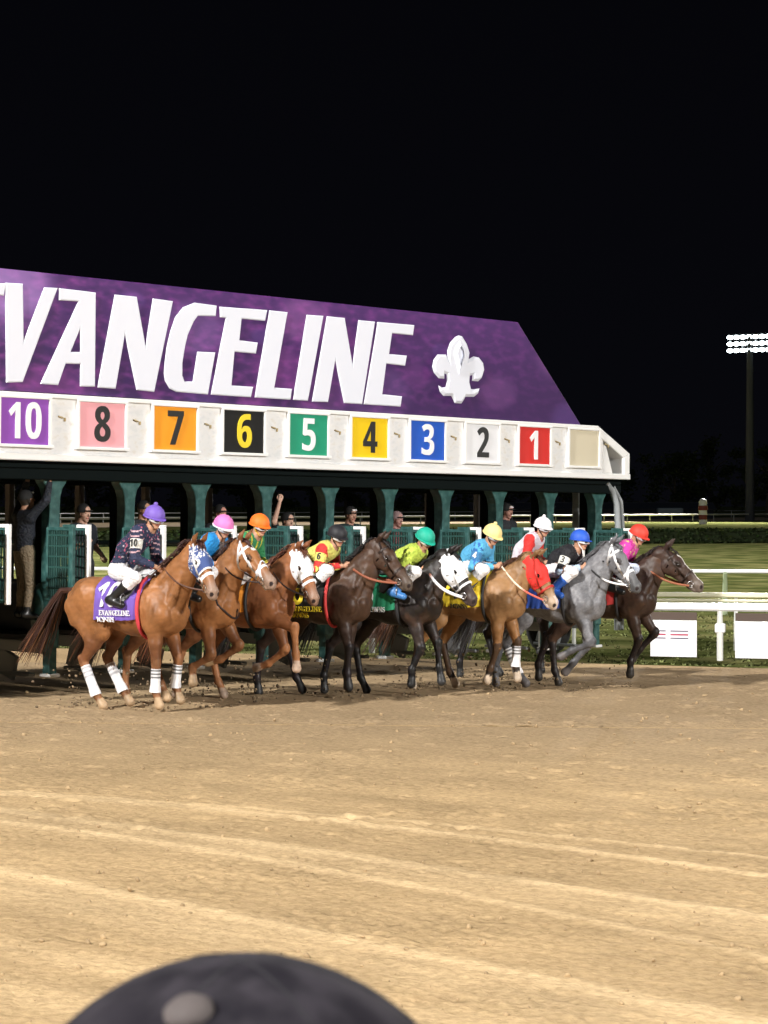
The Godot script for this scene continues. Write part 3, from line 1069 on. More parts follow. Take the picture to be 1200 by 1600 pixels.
	pn.add(fd.skin(0.009, func(p: Vector3, t: int) -> bool:
		return t == 6 or (t == 5 and p.distance_to(waist) > 0.05) or (t == 7 and float(along.call(p)) < boot_top + 0.06), func(p: Vector3, t: int) -> Color:
		return pants * (1.0 + 0.12 * noise.get_noise_3dv(p * 120.0))))
	part(w.get("pants_name", "breeches"), pn, cloth, root)
	var cuff: Color = w.get("boot_cuff", boots)
	for s in 2:
		var bt := MB.new()
		var zm := ((dots[1] as Vector3).z + (dots[3] as Vector3).z) * 0.5
		bt.add(fd.skin(0.011, func(p: Vector3, t: int) -> bool:
			return (p.z > zm) == (s == 0) and (t == 8 or (t == 7 and float(along.call(p)) > boot_top)), func(p: Vector3, t: int) -> Color:
			return cuff if t == 7 and float(along.call(p)) < boot_top + 0.32 else boots))
		part("boot", bt, mat("boot_leather", Color.WHITE, 0.35, 0.0, true), root)
	# hat
	var hc: Color = w.hat
	var hm := MB.new()
	if w.get("helmet", false):
		hm.ball(Vector3(-0.012, 0.030, 0), Vector3(0.132, 0.122, 0.116), Basis.IDENTITY, 10, 20, hc, 0.0, 0.55)
		var rim: Color = w.get("hat_rim", hc)
		var rg := []
		for i in 28:
			var a := TAU * i / 28.0
			rg.append(Vector3(-0.012 + cos(a) * 0.133, 0.012, sin(a) * 0.117))
		hm.loop(rg, 0.009, 6, rim)
		for i in 7:                                   # peak
			var a := lerpf(-0.9, 0.9, i / 6.0)
			var a2 := lerpf(-0.9, 0.9, (i + 1) / 6.0)
			if i < 6:
				var p1 := Vector3(-0.012 + cos(a) * 0.132, 0.020, sin(a) * 0.116)
				var p2 := Vector3(-0.012 + cos(a2) * 0.132, 0.020, sin(a2) * 0.116)
				var o1 := p1 + Vector3(0.045 * cos(a), -0.010, 0.0)
				var o2 := p2 + Vector3(0.045 * cos(a2), -0.010, 0.0)
				hm.flat([p1, p2, o2, o1], Vector3(0.2, 1, 0).normalized(), rim)
				hm.flat([p1 - Vector3(0, 0.006, 0), p2 - Vector3(0, 0.006, 0), o2 - Vector3(0, 0.006, 0), o1 - Vector3(0, 0.006, 0)], Vector3(0, -1, 0), rim)
				hm.flat([o1, o2, o2 - Vector3(0, 0.006, 0), o1 - Vector3(0, 0.006, 0)], Vector3(1, 0, 0), rim)
		if w.get("pom", false):
			hm.ball(Vector3(-0.02, 0.160, 0), Vector3.ONE * 0.026, Basis.IDENTITY, 6, 10, hc)
		for z in [-1.0, 1.0]:
			hm.tube([Vector3(0.01, 0.01, 0.100 * z), Vector3(0.03, -0.06, 0.066 * z), Vector3(0.055, -0.112, 0.015 * z)], [0.008, 0.008, 0.008], 6, w.get("chin", Color(0.02, 0.02, 0.02)))
		var helm := MB.new()
		helm.add([hm.v, hm.n, hm.c, hm.ix], hx)
		part("helmet", helm, mat("helmet_cover", Color.WHITE, 0.62, 0.0, true), root)
		var gg := MB.new()
		var band: Color = w.get("goggle_band", Color(0.75, 0.75, 0.78))
		var pts := []
		for i in 13:
			var a := lerpf(-1.35, 1.35, i / 12.0)
			pts.append(Vector3(0.006 + cos(a) * 0.108, -0.006, sin(a) * 0.094))
		gg.tube(pts, [0.015, 0.019, 0.024, 0.029, 0.031, 0.029, 0.023, 0.029, 0.031, 0.029, 0.024, 0.019, 0.015], 8, band, [], 0.4, Vector3.UP)
		var gl := MB.new()
		for z in [-1.0, 1.0]:
			gl.ball(Vector3(0.106, -0.006, 0.038 * z), Vector3(0.016, 0.017, 0.030), Basis(Vector3.UP, -0.42 * z), 6, 10)
		var g2 := MB.new()
		g2.add([gg.v, gg.n, gg.c, gg.ix], hx)
		part("goggle_frame", g2, mat("goggle_band", Color.WHITE, 0.5, 0.0, true), root)
		var g3 := MB.new()
		g3.add([gl.v, gl.n, gl.c, gl.ix], hx)
		part("goggle_lens", g3, mat("goggle_lens", lin(0.10, 0.09, 0.10), 0.12), root)
	else:
		hm.ball(Vector3(-0.010, 0.035, 0), Vector3(0.110, 0.108, 0.096), Basis.IDENTITY, 8, 18, hc, 0.0, 0.55)
		hm.ball(Vector3(0.095, 0.045, 0), Vector3(0.066, 0.009, 0.070), Basis(Vector3.BACK, 0.02), 6, 14, w.get("peak", hc))
		if w.has("hat_band"):
			hm.box(Vector3(0.094, 0.082, 0), Vector3(0.020, 0.024, 0.085), Basis(Vector3.BACK, 0.5), 0.002, w.hat_band)
		var cap := MB.new()
		cap.add([hm.v, hm.n, hm.c, hm.ix], hx)
		part("cap", cap, mat("cap_cloth", Color.WHITE, 0.8, 0.0, true), root)
		var hr := MB.new()
		hr.add(face_field.skin(0.006, func(p: Vector3, t: int) -> bool: return t == 0 and p.x < 0.02 - 0.3 * absf(p.y) and p.y > -0.06 and p.y < 0.06, func(_p: Vector3, _t: int) -> Color: return hair_c), hx)
		part("hair", hr, mat("hair", Color.WHITE, 0.6, 0.0, true), root)


func jockey(s: Dictionary, h: Dictionary, w: Dictionary) -> Node3D:
	var root := thing("person", w.label, "jockey", Vector3.ZERO, 0.0, "jockeys crouched on the racehorses")
	var head: Vector3 = Vector3(s.jx, s.jt - 0.20, 0.0)
	var c := head + Vector3(-0.125, -0.160, 0)
	var hips := Vector3(head.x - float(s.get("lean", 0.36)), maxf(1.545, head.y - 0.59), 0)
	var ha: Vector3 = s.hands
	var sh := []
	var el := []
	var wr := []
	var hp := []
	var kn := []
	var an := []
	var toe := []
	for z in [1.0, -1.0]:
		var a := c + Vector3(0.0, 0, 0.165 * z)
		var b := ha + Vector3(-0.085, 0.0, 0.085 * z)
		sh.append(a)
		var m := a.lerp(b, 0.5)
		var l := a.distance_to(b) * 0.5
		var bend := sqrt(maxf(0.285 * 0.285 - l * l, 0.0025))
		var outv := Vector3(-0.55, -0.55, 0.55 * z).normalized()
		el.append(m + outv * bend)
		wr.append(b)
		hp.append(hips + Vector3(0.0, -0.02, 0.085 * z))
		kn.append(Vector3(hips.x + 0.36, 1.535, 0.270 * z))
		an.append(Vector3(hips.x + 0.07, 1.285, 0.315 * z))
		toe.append(Vector3(hips.x + 0.22, 1.228, 0.335 * z))
	var look := Vector3(cos(deg_to_rad(w.get("tilt", -12.0))) * cos(deg_to_rad(w.get("turn", 8.0))), sin(deg_to_rad(w.get("tilt", -12.0))), sin(deg_to_rad(w.get("turn", 8.0))))
	person(root, {"pelvis": hips, "chest": c, "head": head, "look": look, "shoulders": sh, "elbows": el, "wrists": wr, "hips": hp, "knees": kn, "ankles": an, "toes": toe, "hunch": Vector3(-0.03, 0.05, 0)}, w)
	if w.has("badge"):        # number patch on the right sleeve
		var q: Vector3 = (sh[0] as Vector3).lerp(el[0], 0.45)
		var axis: Vector3 = ((el[0] as Vector3) - (sh[0] as Vector3)).normalized()
		var out := Vector3(0.12, 0.25, 1.0)
		out = (out - axis * out.dot(axis)).normalized()
		var bs := Basis(out.cross(axis).normalized() * -1.0, -axis, out)
		bs = Basis((-axis).cross(out).normalized(), -axis, out)
		var st := MB.new()
		st.tube([q + axis * -0.055, q + axis * 0.055], [0.073, 0.068], 18, w.get("badge_back", Color(0.75, 0.75, 0.70)))
		part("arm_band", st, mat("fabric"), root)
		var t := MB.new()
		t.add(lettering(w.badge, 0.085, 0.006, "Droid Sans", 0.8), Transform3D(bs, q + out * 0.076), w.get("badge_ink", Color(0.02, 0.02, 0.02)))
		part("arm_number", t, mat("cloth_print", Color.WHITE, 0.7, 0.0, true), root)
	root.transform = h.xform
	return root


# ---------------------------------------------------------------- lights that stand in the place
func floodlight_mast(at: Vector3, height: float, target: Vector3, energy: float, label: String, rows: int, per_row: int, pole_r := 0.32, glow := 6.0, tint := Color(1.0, 0.985, 0.965)) -> void:
	var t := thing("floodlight_mast", label, "floodlight", at, 0.0, "floodlight masts around the track")
	var st := MB.new()
	st.tube([Vector3(0, 0, 0), Vector3(0, height * 0.5, 0), Vector3(0, height, 0)], [pole_r * 1.25, pole_r, pole_r * 0.75], 12)
	part("pole", st, mat("mast_steel", lin(0.06, 0.064, 0.068), 0.9, 0.0), t)
	var dirv := (target - at - Vector3(0, height, 0)).normalized()
	var right := dirv.cross(Vector3.UP).normalized()
	var up := right.cross(dirv)
	var bs := Basis(right, up, -dirv)
	var flat_b := Basis(right, Vector3.UP, right.cross(Vector3.UP))
	var w := per_row * 1.05
	var hd := mat("lamp_housing", lin(0.10, 0.10, 0.10), 0.5, 0.4)
	var lens := mat("lamp_lens_%d" % int(glow * 10.0), lin(0.9, 0.95, 1.0), 0.3)
	lens.emission_enabled = true
	lens.emission = Color(0.92, 0.98, 1.0)
	lens.emission_energy_multiplier = glow
	for r in rows:
		var y := height - 0.2 - r * 1.05
		var arm := MB.new()
		arm.box(Vector3(0, y + 0.48, 0), Vector3(w, 0.12, 0.16), flat_b, 0.02)
		part("crossarm", arm, mat("mast_steel"), t)
		for i in per_row:
			var c := flat_b * Vector3((i - (per_row - 1) * 0.5) * 1.05, 0, 0) + Vector3(0, y, 0) + flat_b.z * -0.25
			var sh := MB.new()
			sh.tube([c - dirv * 0.28, c - dirv * 0.10, c + dirv * 0.12], [0.14, 0.36, 0.44], 14)
			var lamp := part("lamp_housing", sh, hd, t)
			var gl := MB.new()
			gl.ball(c + dirv * 0.13, Vector3(0.54, 0.34, 0.05), bs, 6, 14)
			part("lamp_lens", gl, lens, lamp)
	if energy > 0.0:
		var l := SpotLight3D.new()
		l.name = "floodlight"
		l.spot_angle = 52.0
		l.spot_angle_attenuation = 0.6
		l.light_size = 1.6
		l.light_energy = energy
		l.light_color = tint
		l.shadow_enabled = true
		l.spot_range = 900.0
		l.spot_attenuation = 2.0
		t.add_child(l)
		l.transform = Transform3D(bs, Vector3(0, height - 0.2 - (rows - 1) * 0.525, 0) + dirv * 0.6)


# ---------------------------------------------------------------- ground
func build_ground() -> void:
	# grass of the infield: one sheet to the horizon
	var g := MB.new()
	var gm := mat("infield_turf", Color.WHITE, 0.9)
	gm.albedo_texture = grain(256, 0.02, 5, [[0.25, 0.5, 0.75], [lin(0.105, 0.106, 0.040), lin(0.145, 0.145, 0.054), lin(0.195, 0.185, 0.078)]], 5)
	gm.uv1_triplanar = true
	gm.uv1_world_triplanar = true
	gm.uv1_scale = Vector3.ONE * 0.11
	gm.detail_enabled = true
	gm.detail_blend_mode = BaseMaterial3D.BLEND_MODE_MUL
	gm.detail_albedo = grain(256, 0.012, 9, [[0.3, 0.7], [Color(0.72, 0.78, 0.7), Color(1.0, 1.0, 1.0)]], 3)
	gm.metallic_specular = 0.0
	g.flat([Vector3(-2500, -0.19, 200), Vector3(2500, -0.19, 200), Vector3(2500, -0.19, -2500), Vector3(-2500, -0.19, -2500)], Vector3.UP)
	setting("infield_grass", g, gm)
	# sand of the main track
	var sand := mat("track_sand", Color.WHITE, 0.95, 0.0, true)
	sand.albedo_texture = grain(512, 0.045, 3, [[0.22, 0.5, 0.8], [Color(0.89, 0.885, 0.875), Color(0.96, 0.96, 0.96), Color(1, 1, 1)]], 5)
	sand.heightmap_enabled = true
	sand.heightmap_texture = grain(512, 0.06, 8, [], 5)
	sand.heightmap_scale = 0.7
	sand.metallic_specular = 0.08
	sand.uv1_triplanar = true
	sand.uv1_world_triplanar = true
	sand.uv1_scale = Vector3.ONE * 0.55
	var base := Color(0.515, 0.366, 0.200)
	var sheet := MB.new()
	var rr := Vector3(0.951, 0, 0.309)
	var pp := Vector3(-0.309, 0, 0.951)
	sheet.sheet(24, 70, func(i: int, j: int) -> Vector3:
		var p := Vector3(5.7, 0, -35.75) + rr * (j * 2.5 - 95.0) + pp * (i * 2.0)
		p.y = ground(p.x, p.z) - 0.03
		return p, func(_i: int, _j: int) -> Color: return base)
	setting("track", sheet, sand)
	# the worked surface in front: ridges and ruts left by the harrow and wheels
	# each track: z = a + b x + c x^2 on the ground, its half width and how pale it is packed
	var bands := [[-16.84, 0.580, 0.030, 0.055, 0.75], [-16.46, 0.729, 0.055, 0.085, 0.95], [-14.76, 0.852, 0.016, 0.11, 0.85], [-14.40, 0.86, 0.02, 0.36, 0.40], [-13.98, 1.05, 0.06, 0.09, 0.70], [-11.77, 0.994, 0.002, 0.12, 0.80], [-11.30, 0.99, 0.0, 0.42, 0.50], [-10.25, 0.62, -0.05, 0.20, 0.45], [-9.1, 0.8, 0.0, 0.3, 0.4]]
	for patch in [[-7.0, 7.0, -25.0, -8.0, 0.045, 0], [-8.5, 8.5, -35.5, -25.0, 0.05, 1]]:
		var x0: float = patch[0]
		var z0: float = patch[2]
		var cell: float = patch[4]
		var nxx := int((patch[1] - x0) / cell)
		var nzz := int((patch[3] - z0) / cell)
		var st := MB.new()
		var dents := {}
		rng.seed = 30 + int(patch[5])
		for q in (900 if patch[5] == 1 else 400):
			var dx0 := rng.randf_range(x0, patch[1])
			var dz0 := rng.randf_range(z0, patch[3])
			if patch[5] == 0:
				dz0 = rng.randf_range(-25.0, -16.0)
			var dr := rng.randf_range(0.06, 0.12)
			var dd := rng.randf_range(0.012, 0.032)
			var reach := int(dr * 2.0 / cell) + 1
			var ci := int((dz0 - z0) / cell)
			var cj := int((dx0 - x0) / cell)
			for a in range(maxi(ci - reach, 0), mini(ci + reach, nzz) + 1):
				for b in range(maxi(cj - reach, 0), mini(cj + reach, nxx) + 1):
					var e := Vector2(x0 + b * cell - dx0, z0 + a * cell - dz0).length() / dr
					if e < 2.0:
						var key := a * (nxx + 1) + b
						dents[key] = dents.get(key, 0.0) + dd * (0.45 * exp(-(e - 1.25) * (e - 1.25) * 9.0) - exp(-e * e * 1.8))
		for i in nzz + 1:
			for j in nxx + 1:
				var x := x0 + j * cell
				var z := z0 + i * cell
				var y := ground(x, z)
				var wv := noise.get_noise_2d(x * 9.0, z * 9.0)
				var w := 0.58 * x - 0.81 * z + 0.012 * x * x + wv * 0.06 + noise.get_noise_2d(x * 30.0, z * 30.0) * 0.03
				var along := 0.81 * x + 0.58 * z
				var light := 0.0
				var wob := noise.get_noise_2d(x * 22.0, z * 22.0) * 0.05
				for b in bands:
					var xc := clampf(x, -3.6, 3.0)
					var fz: float = b[0] + b[1] * xc + b[2] * xc * xc + (x - xc) * (b[1] + 2.0 * b[2] * xc)
					var d: float = ((z - fz) * 0.8 + wob) / b[3]
					if absf(d) < 3.0:
						light += exp(-d * d) * float(b[4]) * (0.9 + 0.3 * noise.get_noise_2d(along * 9.0, float(b[0]) * 50.0))
				var rough := noise.get_noise_2d(x * 60.0, z * 60.0)
				var lump := fine.get_noise_2d(x * 150.0, z * 110.0)
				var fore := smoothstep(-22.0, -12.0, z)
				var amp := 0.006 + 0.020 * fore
				var worked := clampf(0.55 + 1.6 * noise.get_noise_2d(x * 6.0 + 90.0, z * 6.0), 0.1, 1.2) * (1.0 - 0.85 * clampf(light, 0.0, 1.0))
				y += rough * (0.006 + 0.006 * fore) + (lump * 0.25 - maxf(lump - 0.12, 0.0) * 2.2) * amp * worked + light * 0.010
				var edge := minf(minf(x - x0, patch[1] - x), minf(z - z0, patch[3] - z))
				y += dents.get(i * (nxx + 1) + j, 0.0)
				y -= 0.032 * (1.0 - smoothstep(0.0, 0.5, edge))
				var streak := noise.get_noise_2d(along * 5.0, w * 55.0)
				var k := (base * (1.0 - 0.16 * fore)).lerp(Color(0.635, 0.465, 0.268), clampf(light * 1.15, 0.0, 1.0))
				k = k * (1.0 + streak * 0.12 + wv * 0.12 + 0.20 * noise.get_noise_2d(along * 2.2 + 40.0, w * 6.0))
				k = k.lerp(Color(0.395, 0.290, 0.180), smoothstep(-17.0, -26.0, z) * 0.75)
				if lump > 0.22:
					k = k * lerpf(1.0, 0.78, clampf(worked, 0.0, 1.0))
				k.a = 1.0
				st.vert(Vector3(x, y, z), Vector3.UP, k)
		var row := nxx + 1
		for i in nzz + 1:
			for j in nxx + 1:
				var p := i * row + j
				var dx := st.v[p + (1 if j < nxx else 0)] - st.v[p - (1 if j > 0 else 0)]
				var dz := st.v[p + (row if i < nzz else 0)] - st.v[p - (row if i > 0 else 0)]
				st.n[p] = dz.cross(dx).normalized()
		for i in nzz:
			for j in nxx:
				var p := i * row + j
				st.ix.append_array(PackedInt32Array([p, p + 1, p + row + 1, p, p + row + 1, p + row]))
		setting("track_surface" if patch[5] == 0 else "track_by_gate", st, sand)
	# loose clods
	rng.seed = 4
	var cl := MB.new()
	cl.ball(Vector3.ZERO, Vector3(1, 0.62, 0.85), Basis.IDENTITY, 4, 6)
	for i in cl.v.size():
		cl.v[i] *= 1.0 + 0.25 * fine.get_noise_3dv(cl.v[i] * 60.0)
	var mm := MultiMesh.new()
	mm.transform_format = MultiMesh.TRANSFORM_3D
	mm.use_colors = true
	mm.mesh = cl.made()
	mm.instance_count = 1300
	for i in mm.instance_count:
		var d := 9.0 + 26.0 * pow(rng.randf(), 1.6)
		var x := rng.randf_range(-0.24, 0.24) * d
		var r := (0.006 + 0.018 * pow(rng.randf(), 3.0)) * (1.0 if d < 20.0 else 1.35)
		mm.set_instance_transform(i, Transform3D(Basis(Vector3(rng.randf(), rng.randf(), rng.randf()).normalized(), rng.randf() * TAU).scaled(Vector3.ONE * r), Vector3(x, ground(x, -d) + r * 0.25, -d)))
		mm.set_instance_color(i, base * rng.randf_range(0.55, 0.85))
	var mi := MultiMeshInstance3D.new()
	mi.name = "dirt_clods"
	mi.multimesh = mm
	mi.material_override = mat("clod", Color.WHITE, 0.95, 0.0, true)
	add_child(mi, true)
	tag(mi, "small loose clods of sandy dirt strewn over the track", "dirt")
	mi.set_meta("kind", "stuff")
	# strip of far track between the backstretch rails
	var far := MB.new()
	far.flat([Vector3(-80, -0.15, -196), Vector3(160, -0.15, -469), Vector3(180, -0.15, -560), Vector3(-120, -0.15, -225)], Vector3.UP, base)
	setting("far_track", far, mat("far_sand", Color.WHITE, 0.95, 0.0, true))
	# grass tufts near the inner rail
	var bl := MB.new()
	for i in 5:
		var a := i * 1.9
		var b := Vector3(cos(a), 0, sin(a))
		bl.flat([b * 0.03 + b.cross(Vector3.UP) * 0.012, b * 0.03 - b.cross(Vector3.UP) * 0.012, b * 0.07 + Vector3(0, 0.10, 0)], (b + Vector3.UP).normalized())
	var gmm := MultiMesh.new()
	gmm.transform_format = MultiMesh.TRANSFORM_3D
	gmm.use_colors = true
	gmm.mesh = bl.made()
	gmm.instance_count = 6000
	for i in gmm.instance_count:
		var q := Vector3(5.7, 0, -36.0) + rr * rng.randf_range(-20.0, 12.0) - pp * (0.15 + 26.0 * pow(rng.randf(), 1.4))
		gmm.set_instance_transform(i, Transform3D(Basis(Vector3.UP, rng.randf() * TAU).scaled(Vector3(1.4, rng.randf_range(0.2, 0.5), 1.4)), Vector3(q.x, -0.19, q.z)))
		gmm.set_instance_color(i, Color(0.19, 0.215, 0.075) * rng.randf_range(0.6, 1.5))
	var gi := MultiMeshInstance3D.new()
	gi.name = "grass"
	gi.multimesh = gmm
	gi.material_override = mat("grass_blade", Color.WHITE, 1.0, 0.0, true)
	add_child(gi, true)
	tag(gi, "short green grass of the turf course behind the inner rail", "grass")
	gi.set_meta("kind", "stuff")


# ---------------------------------------------------------------- the starting gate
func V(x: float, y: float) -> Vector2:
	return Vector2(x, y)


func build_gate() -> Transform3D:
	var g := thing("starting_gate", "green and white starting gate with purple sign board and row of coloured stall numbers", "starting gate")
	var bx := Vector3(CA, -FALL, -SA).normalized()
	var bz := Vector3(SA, 0, CA)
	bz = (bz - bx * bz.dot(bx)).normalized()
	g.transform = Transform3D(Basis(bx, bz.cross(bx), bz), Vector3(GX, 0, GZ))
	var white := mat("gate_white", Color.WHITE, 0.5)
	white.albedo_texture = grain(512, 0.018, 21, [[0.22, 0.38, 0.60, 0.72, 0.86], [lin(0.73, 0.74, 0.75), lin(0.78, 0.785, 0.79), lin(0.80, 0.80, 0.80), lin(0.78, 0.775, 0.76), lin(0.74, 0.72, 0.68)]], 5)
	white.uv1_triplanar = true
	white.uv1_scale = Vector3(0.5, 0.8, 0.5)
	var plain_white := mat("trim_white", lin(0.80, 0.80, 0.79), 0.45)
	var green := mat("gate_green", Color.WHITE, 0.45)
	green.albedo_texture = grain(256, 0.03, 31, [[0.3, 0.55, 0.8], [lin(0.020, 0.070, 0.066), lin(0.030, 0.100, 0.094), lin(0.06, 0.14, 0.13)]], 4)
	green.uv1_triplanar = true
	green.uv1_scale = Vector3.ONE * 0.8
	var dark := mat("gate_dark", lin(0.007, 0.010, 0.010), 0.9)
	dark.metallic_specular = 0.1
	var pad := mat("gate_pad", lin(0.030, 0.036, 0.042), 0.7)
	var steel := mat("gate_steel", lin(0.25, 0.27, 0.28), 0.5, 0.3)
	# sign board with its print
	var w := 512
	var h := 96
	var im := Image.create(w, h, false, Image.FORMAT_RGB8)
	rng.seed = 77
	var spots := []
	for i in 26:
		spots.append([rng.randf() * w, rng.randf() * h * 1.2, rng.randf_range(5.0, 26.0), [Color(0.70, 0.56, 0.82), Color(0.62, 0.30, 0.62), Color(0.72, 0.46, 0.72), Color(0.46, 0.36, 0.66)][i % 4], rng.randf_range(0.25, 0.6)])
	for y in h:
		for x in w:
			var t := float(x) / w
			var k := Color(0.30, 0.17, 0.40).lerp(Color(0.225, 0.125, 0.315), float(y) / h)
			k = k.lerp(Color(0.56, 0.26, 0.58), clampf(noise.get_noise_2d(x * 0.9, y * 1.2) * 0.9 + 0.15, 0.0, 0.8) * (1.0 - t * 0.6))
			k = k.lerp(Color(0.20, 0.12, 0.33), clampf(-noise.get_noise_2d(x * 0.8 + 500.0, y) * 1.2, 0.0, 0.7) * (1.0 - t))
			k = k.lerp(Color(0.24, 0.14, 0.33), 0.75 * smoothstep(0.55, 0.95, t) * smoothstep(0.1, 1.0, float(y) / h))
			for q in spots:
				var dx: float = x - q[0]
				var dy: float = y - q[1]
				var r: float = q[2]
				var d := dx * dx + dy * dy
				if d < r * r * 1.6:
					k = k.lerp(q[3], float(q[4]) * (1.0 - smoothstep(r * 0.7, r * 1.25, sqrt(d))) * (1.0 - t * 0.55))
			im.set_pixel(x, y, k)
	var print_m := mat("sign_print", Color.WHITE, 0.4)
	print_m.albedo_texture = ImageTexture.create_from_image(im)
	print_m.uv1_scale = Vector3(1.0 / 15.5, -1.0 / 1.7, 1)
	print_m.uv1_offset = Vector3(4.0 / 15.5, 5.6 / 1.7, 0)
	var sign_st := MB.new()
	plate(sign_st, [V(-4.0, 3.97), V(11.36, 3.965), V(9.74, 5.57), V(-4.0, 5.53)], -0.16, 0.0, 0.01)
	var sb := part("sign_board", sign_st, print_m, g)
	var ink := mat("letter_white", lin(0.70, 0.725, 0.81), 0.6)
	var letters := [
		[[V(-0.32, 5.36), V(-0.04, 5.37), V(-0.02, 4.63), V(0.30, 5.35), V(0.52, 5.36), V(-0.03, 4.09), V(-0.29, 4.07)]],
		[[V(0.54, 5.36), V(0.96, 5.354), V(0.89, 4.84), V(0.74, 4.53), V(0.82, 4.535), V(0.82, 4.375), V(0.66, 4.37), V(0.54, 4.08), V(0.25, 4.08), V(0.86, 5.21), V(0.54, 5.20)],
			[V(0.96, 5.354), V(1.15, 5.35), V(1.15, 4.09), V(0.90, 4.08), V(0.90, 4.38), V(0.82, 4.375), V(0.82, 4.535), V(0.90, 4.54), V(0.89, 4.84)]],
		[[V(1.47, 5.35), V(1.85, 5.35), V(2.01, 4.69), V(2.13, 5.35), V(2.49, 5.34), V(2.17, 4.07), V(1.86, 4.08), V(1.65, 4.82), V(1.50, 4.08), V(1.19, 4.08)]],
		[[V(3.29, 5.34), V(2.88, 5.35), V(2.67, 5.27), V(2.53, 5.12), V(2.44, 4.91), V(2.38, 4.69), V(2.35, 4.48), V(2.34, 4.33), V(2.36, 4.23), V(2.44, 4.13), V(2.56, 4.09), V(3.14, 4.08), V(3.27, 4.68), V(2.94, 4.67), V(2.86, 4.25), V(2.71, 4.24), V(2.67, 4.32), V(2.67, 4.50), V(2.71, 4.71), V(2.76, 4.89), V(2.87, 5.09), V(2.94, 5.17), V(3.27, 5.19)]],
		[[V(3.34, 5.33), V(4.25, 5.35), V(4.21, 5.19), V(3.76, 5.19), V(3.72, 4.88), V(4.07, 4.87), V(4.04, 4.71), V(3.63, 4.71), V(3.58, 4.23), V(3.99, 4.23), V(3.95, 4.08), V(3.19, 4.08), V(3.46, 5.18), V(3.35, 5.18)]],
		[[V(4.29, 5.35), V(4.65, 5.35), V(4.40, 4.24), V(4.75, 4.24), V(4.72, 4.08), V(4.02, 4.08)]],
		[[V(5.03, 5.34), V(5.37, 5.35), V(5.07, 4.08), V(4.77, 4.08)]],
		[[V(5.44, 5.35), V(5.81, 5.35), V(5.98, 4.67), V(6.10, 5.34), V(6.45, 5.34), V(6.19, 4.08), V(5.81, 4.08), V(5.62, 4.71), V(5.48, 4.08), V(5.15, 4.07)]],
		[[V(6.50, 5.34), V(7.31, 5.35), V(7.28, 5.19), V(6.82, 5.19), V(6.76, 4.87), V(7.15, 4.87), V(7.11, 4.71), V(6.70, 4.72), V(6.62, 4.25), V(7.05, 4.24), V(7.02, 4.08), V(6.22, 4.08), V(6.47, 5.18)]],
	]
	for l in letters:
		var st := MB.new()
		if l.size() == 2:
			plate(st, l[0], 0.004, 0.018, 0.014, [1, 4])
			plate(st, l[1], 0.004, 0.018, 0.014, [5, 8])
		else:
			plate(st, l[0], 0.004, 0.018, 0.014)
		part("letter", st, ink, sb)
	var e0 := MB.new()                # the first letter, left of the view
	var epts := []
	for p in letters[4][0]:
		epts.append(p + V(-4.55, 0.0))
	plate(e0, epts, 0.004, 0.018, 0.014)
	part("letter", e0, ink, sb)
	var em := MB.new()
	plate(em, [V(8.32, 5.26), V(8.40, 5.25), V(8.51, 5.14), V(8.58, 5.00), V(8.56, 4.90), V(8.67, 4.95), V(8.80, 4.94), V(8.90, 4.86), V(8.93, 4.75), V(8.87, 4.62), V(8.79, 4.56), V(8.64, 4.56), V(8.65, 4.65), V(8.59, 4.64), V(8.58, 4.53), V(8.62, 4.43), V(8.69, 4.43), V(8.82, 4.45), V(8.79, 4.37), V(8.69, 4.31), V(8.49, 4.30), V(8.47, 4.27), V(8.40, 4.19), V(8.24, 4.19), V(8.19, 4.26), V(8.16, 4.30), V(7.98, 4.29), V(7.90, 4.35), V(7.86, 4.45), V(7.95, 4.42), V(8.03, 4.43), V(8.06, 4.53), V(8.05, 4.63), V(8.00, 4.64), V(8.00, 4.56), V(7.87, 4.56), V(7.76, 4.64), V(7.72, 4.73), V(7.75, 4.84), V(7.84, 4.93), V(8.03, 4.94), V(8.07, 4.89), V(8.06, 5.00), V(8.12, 5.13), V(8.24, 5.23)], 0.004, 0.032, 0.040)
	# ridge of the middle petal
	plate(em, [V(8.32, 5.20), V(8.44, 5.05), V(8.46, 4.95), V(8.36, 4.70), V(8.31, 4.60), V(8.25, 4.72), V(8.16, 4.97), V(8.20, 5.08)], 0.028, 0.070, 0.07)
	part("lily_emblem", em, ink, sb)
	for i in 9:                       # braces behind the sign
		var br := MB.new()
		br.bar(Vector3(-3.5 + i * 1.6, 5.35, -0.18), Vector3(-3.5 + i * 1.6, 3.2, -1.5), 0.06, 0.06)
		part("sign_brace", br, steel, g)
	# fascia with slanted end
	var fs := MB.new()
	plate(fs, [V(-4.0, 3.09), V(11.95, 3.09), V(11.95, 3.86), V(11.78, 3.945), V(-4.0, 3.945)], -0.10, -0.004, 0.0)
	var fascia := part("fascia", fs, white, g)
	for q in [[V(-4.0, 3.075), V(12.66, 3.075), V(12.66, 3.17), V(-4.0, 3.17)], [V(-4.0, 3.90), V(11.80, 3.90), V(11.78, 3.965), V(-4.0, 3.955)]]:
		var st := MB.new()
		plate(st, q, -0.14, 0.035, 0.01)
		part("fascia_lip", st, plain_white, fascia)
	for q in [[V(11.80, 3.965), V(11.80, 3.80), V(12.50, 3.44), V(12.66, 3.52)], [V(12.50, 3.165), V(12.66, 3.165), V(12.66, 3.525), V(12.50, 3.45)], [V(11.94, 3.17), V(12.20, 3.17), V(12.02, 3.62), V(11.94, 3.66)]]:
		var st := MB.new()
		plate(st, q, -0.45, 0.02, 0.015)
		part("end_frame", st, plain_white, fascia)
	var ind := MB.new()
	ind.bar(Vector3(12.30, 3.2, -0.30), Vector3(12.36, 3.5, -0.30), 0.05, 0.05)
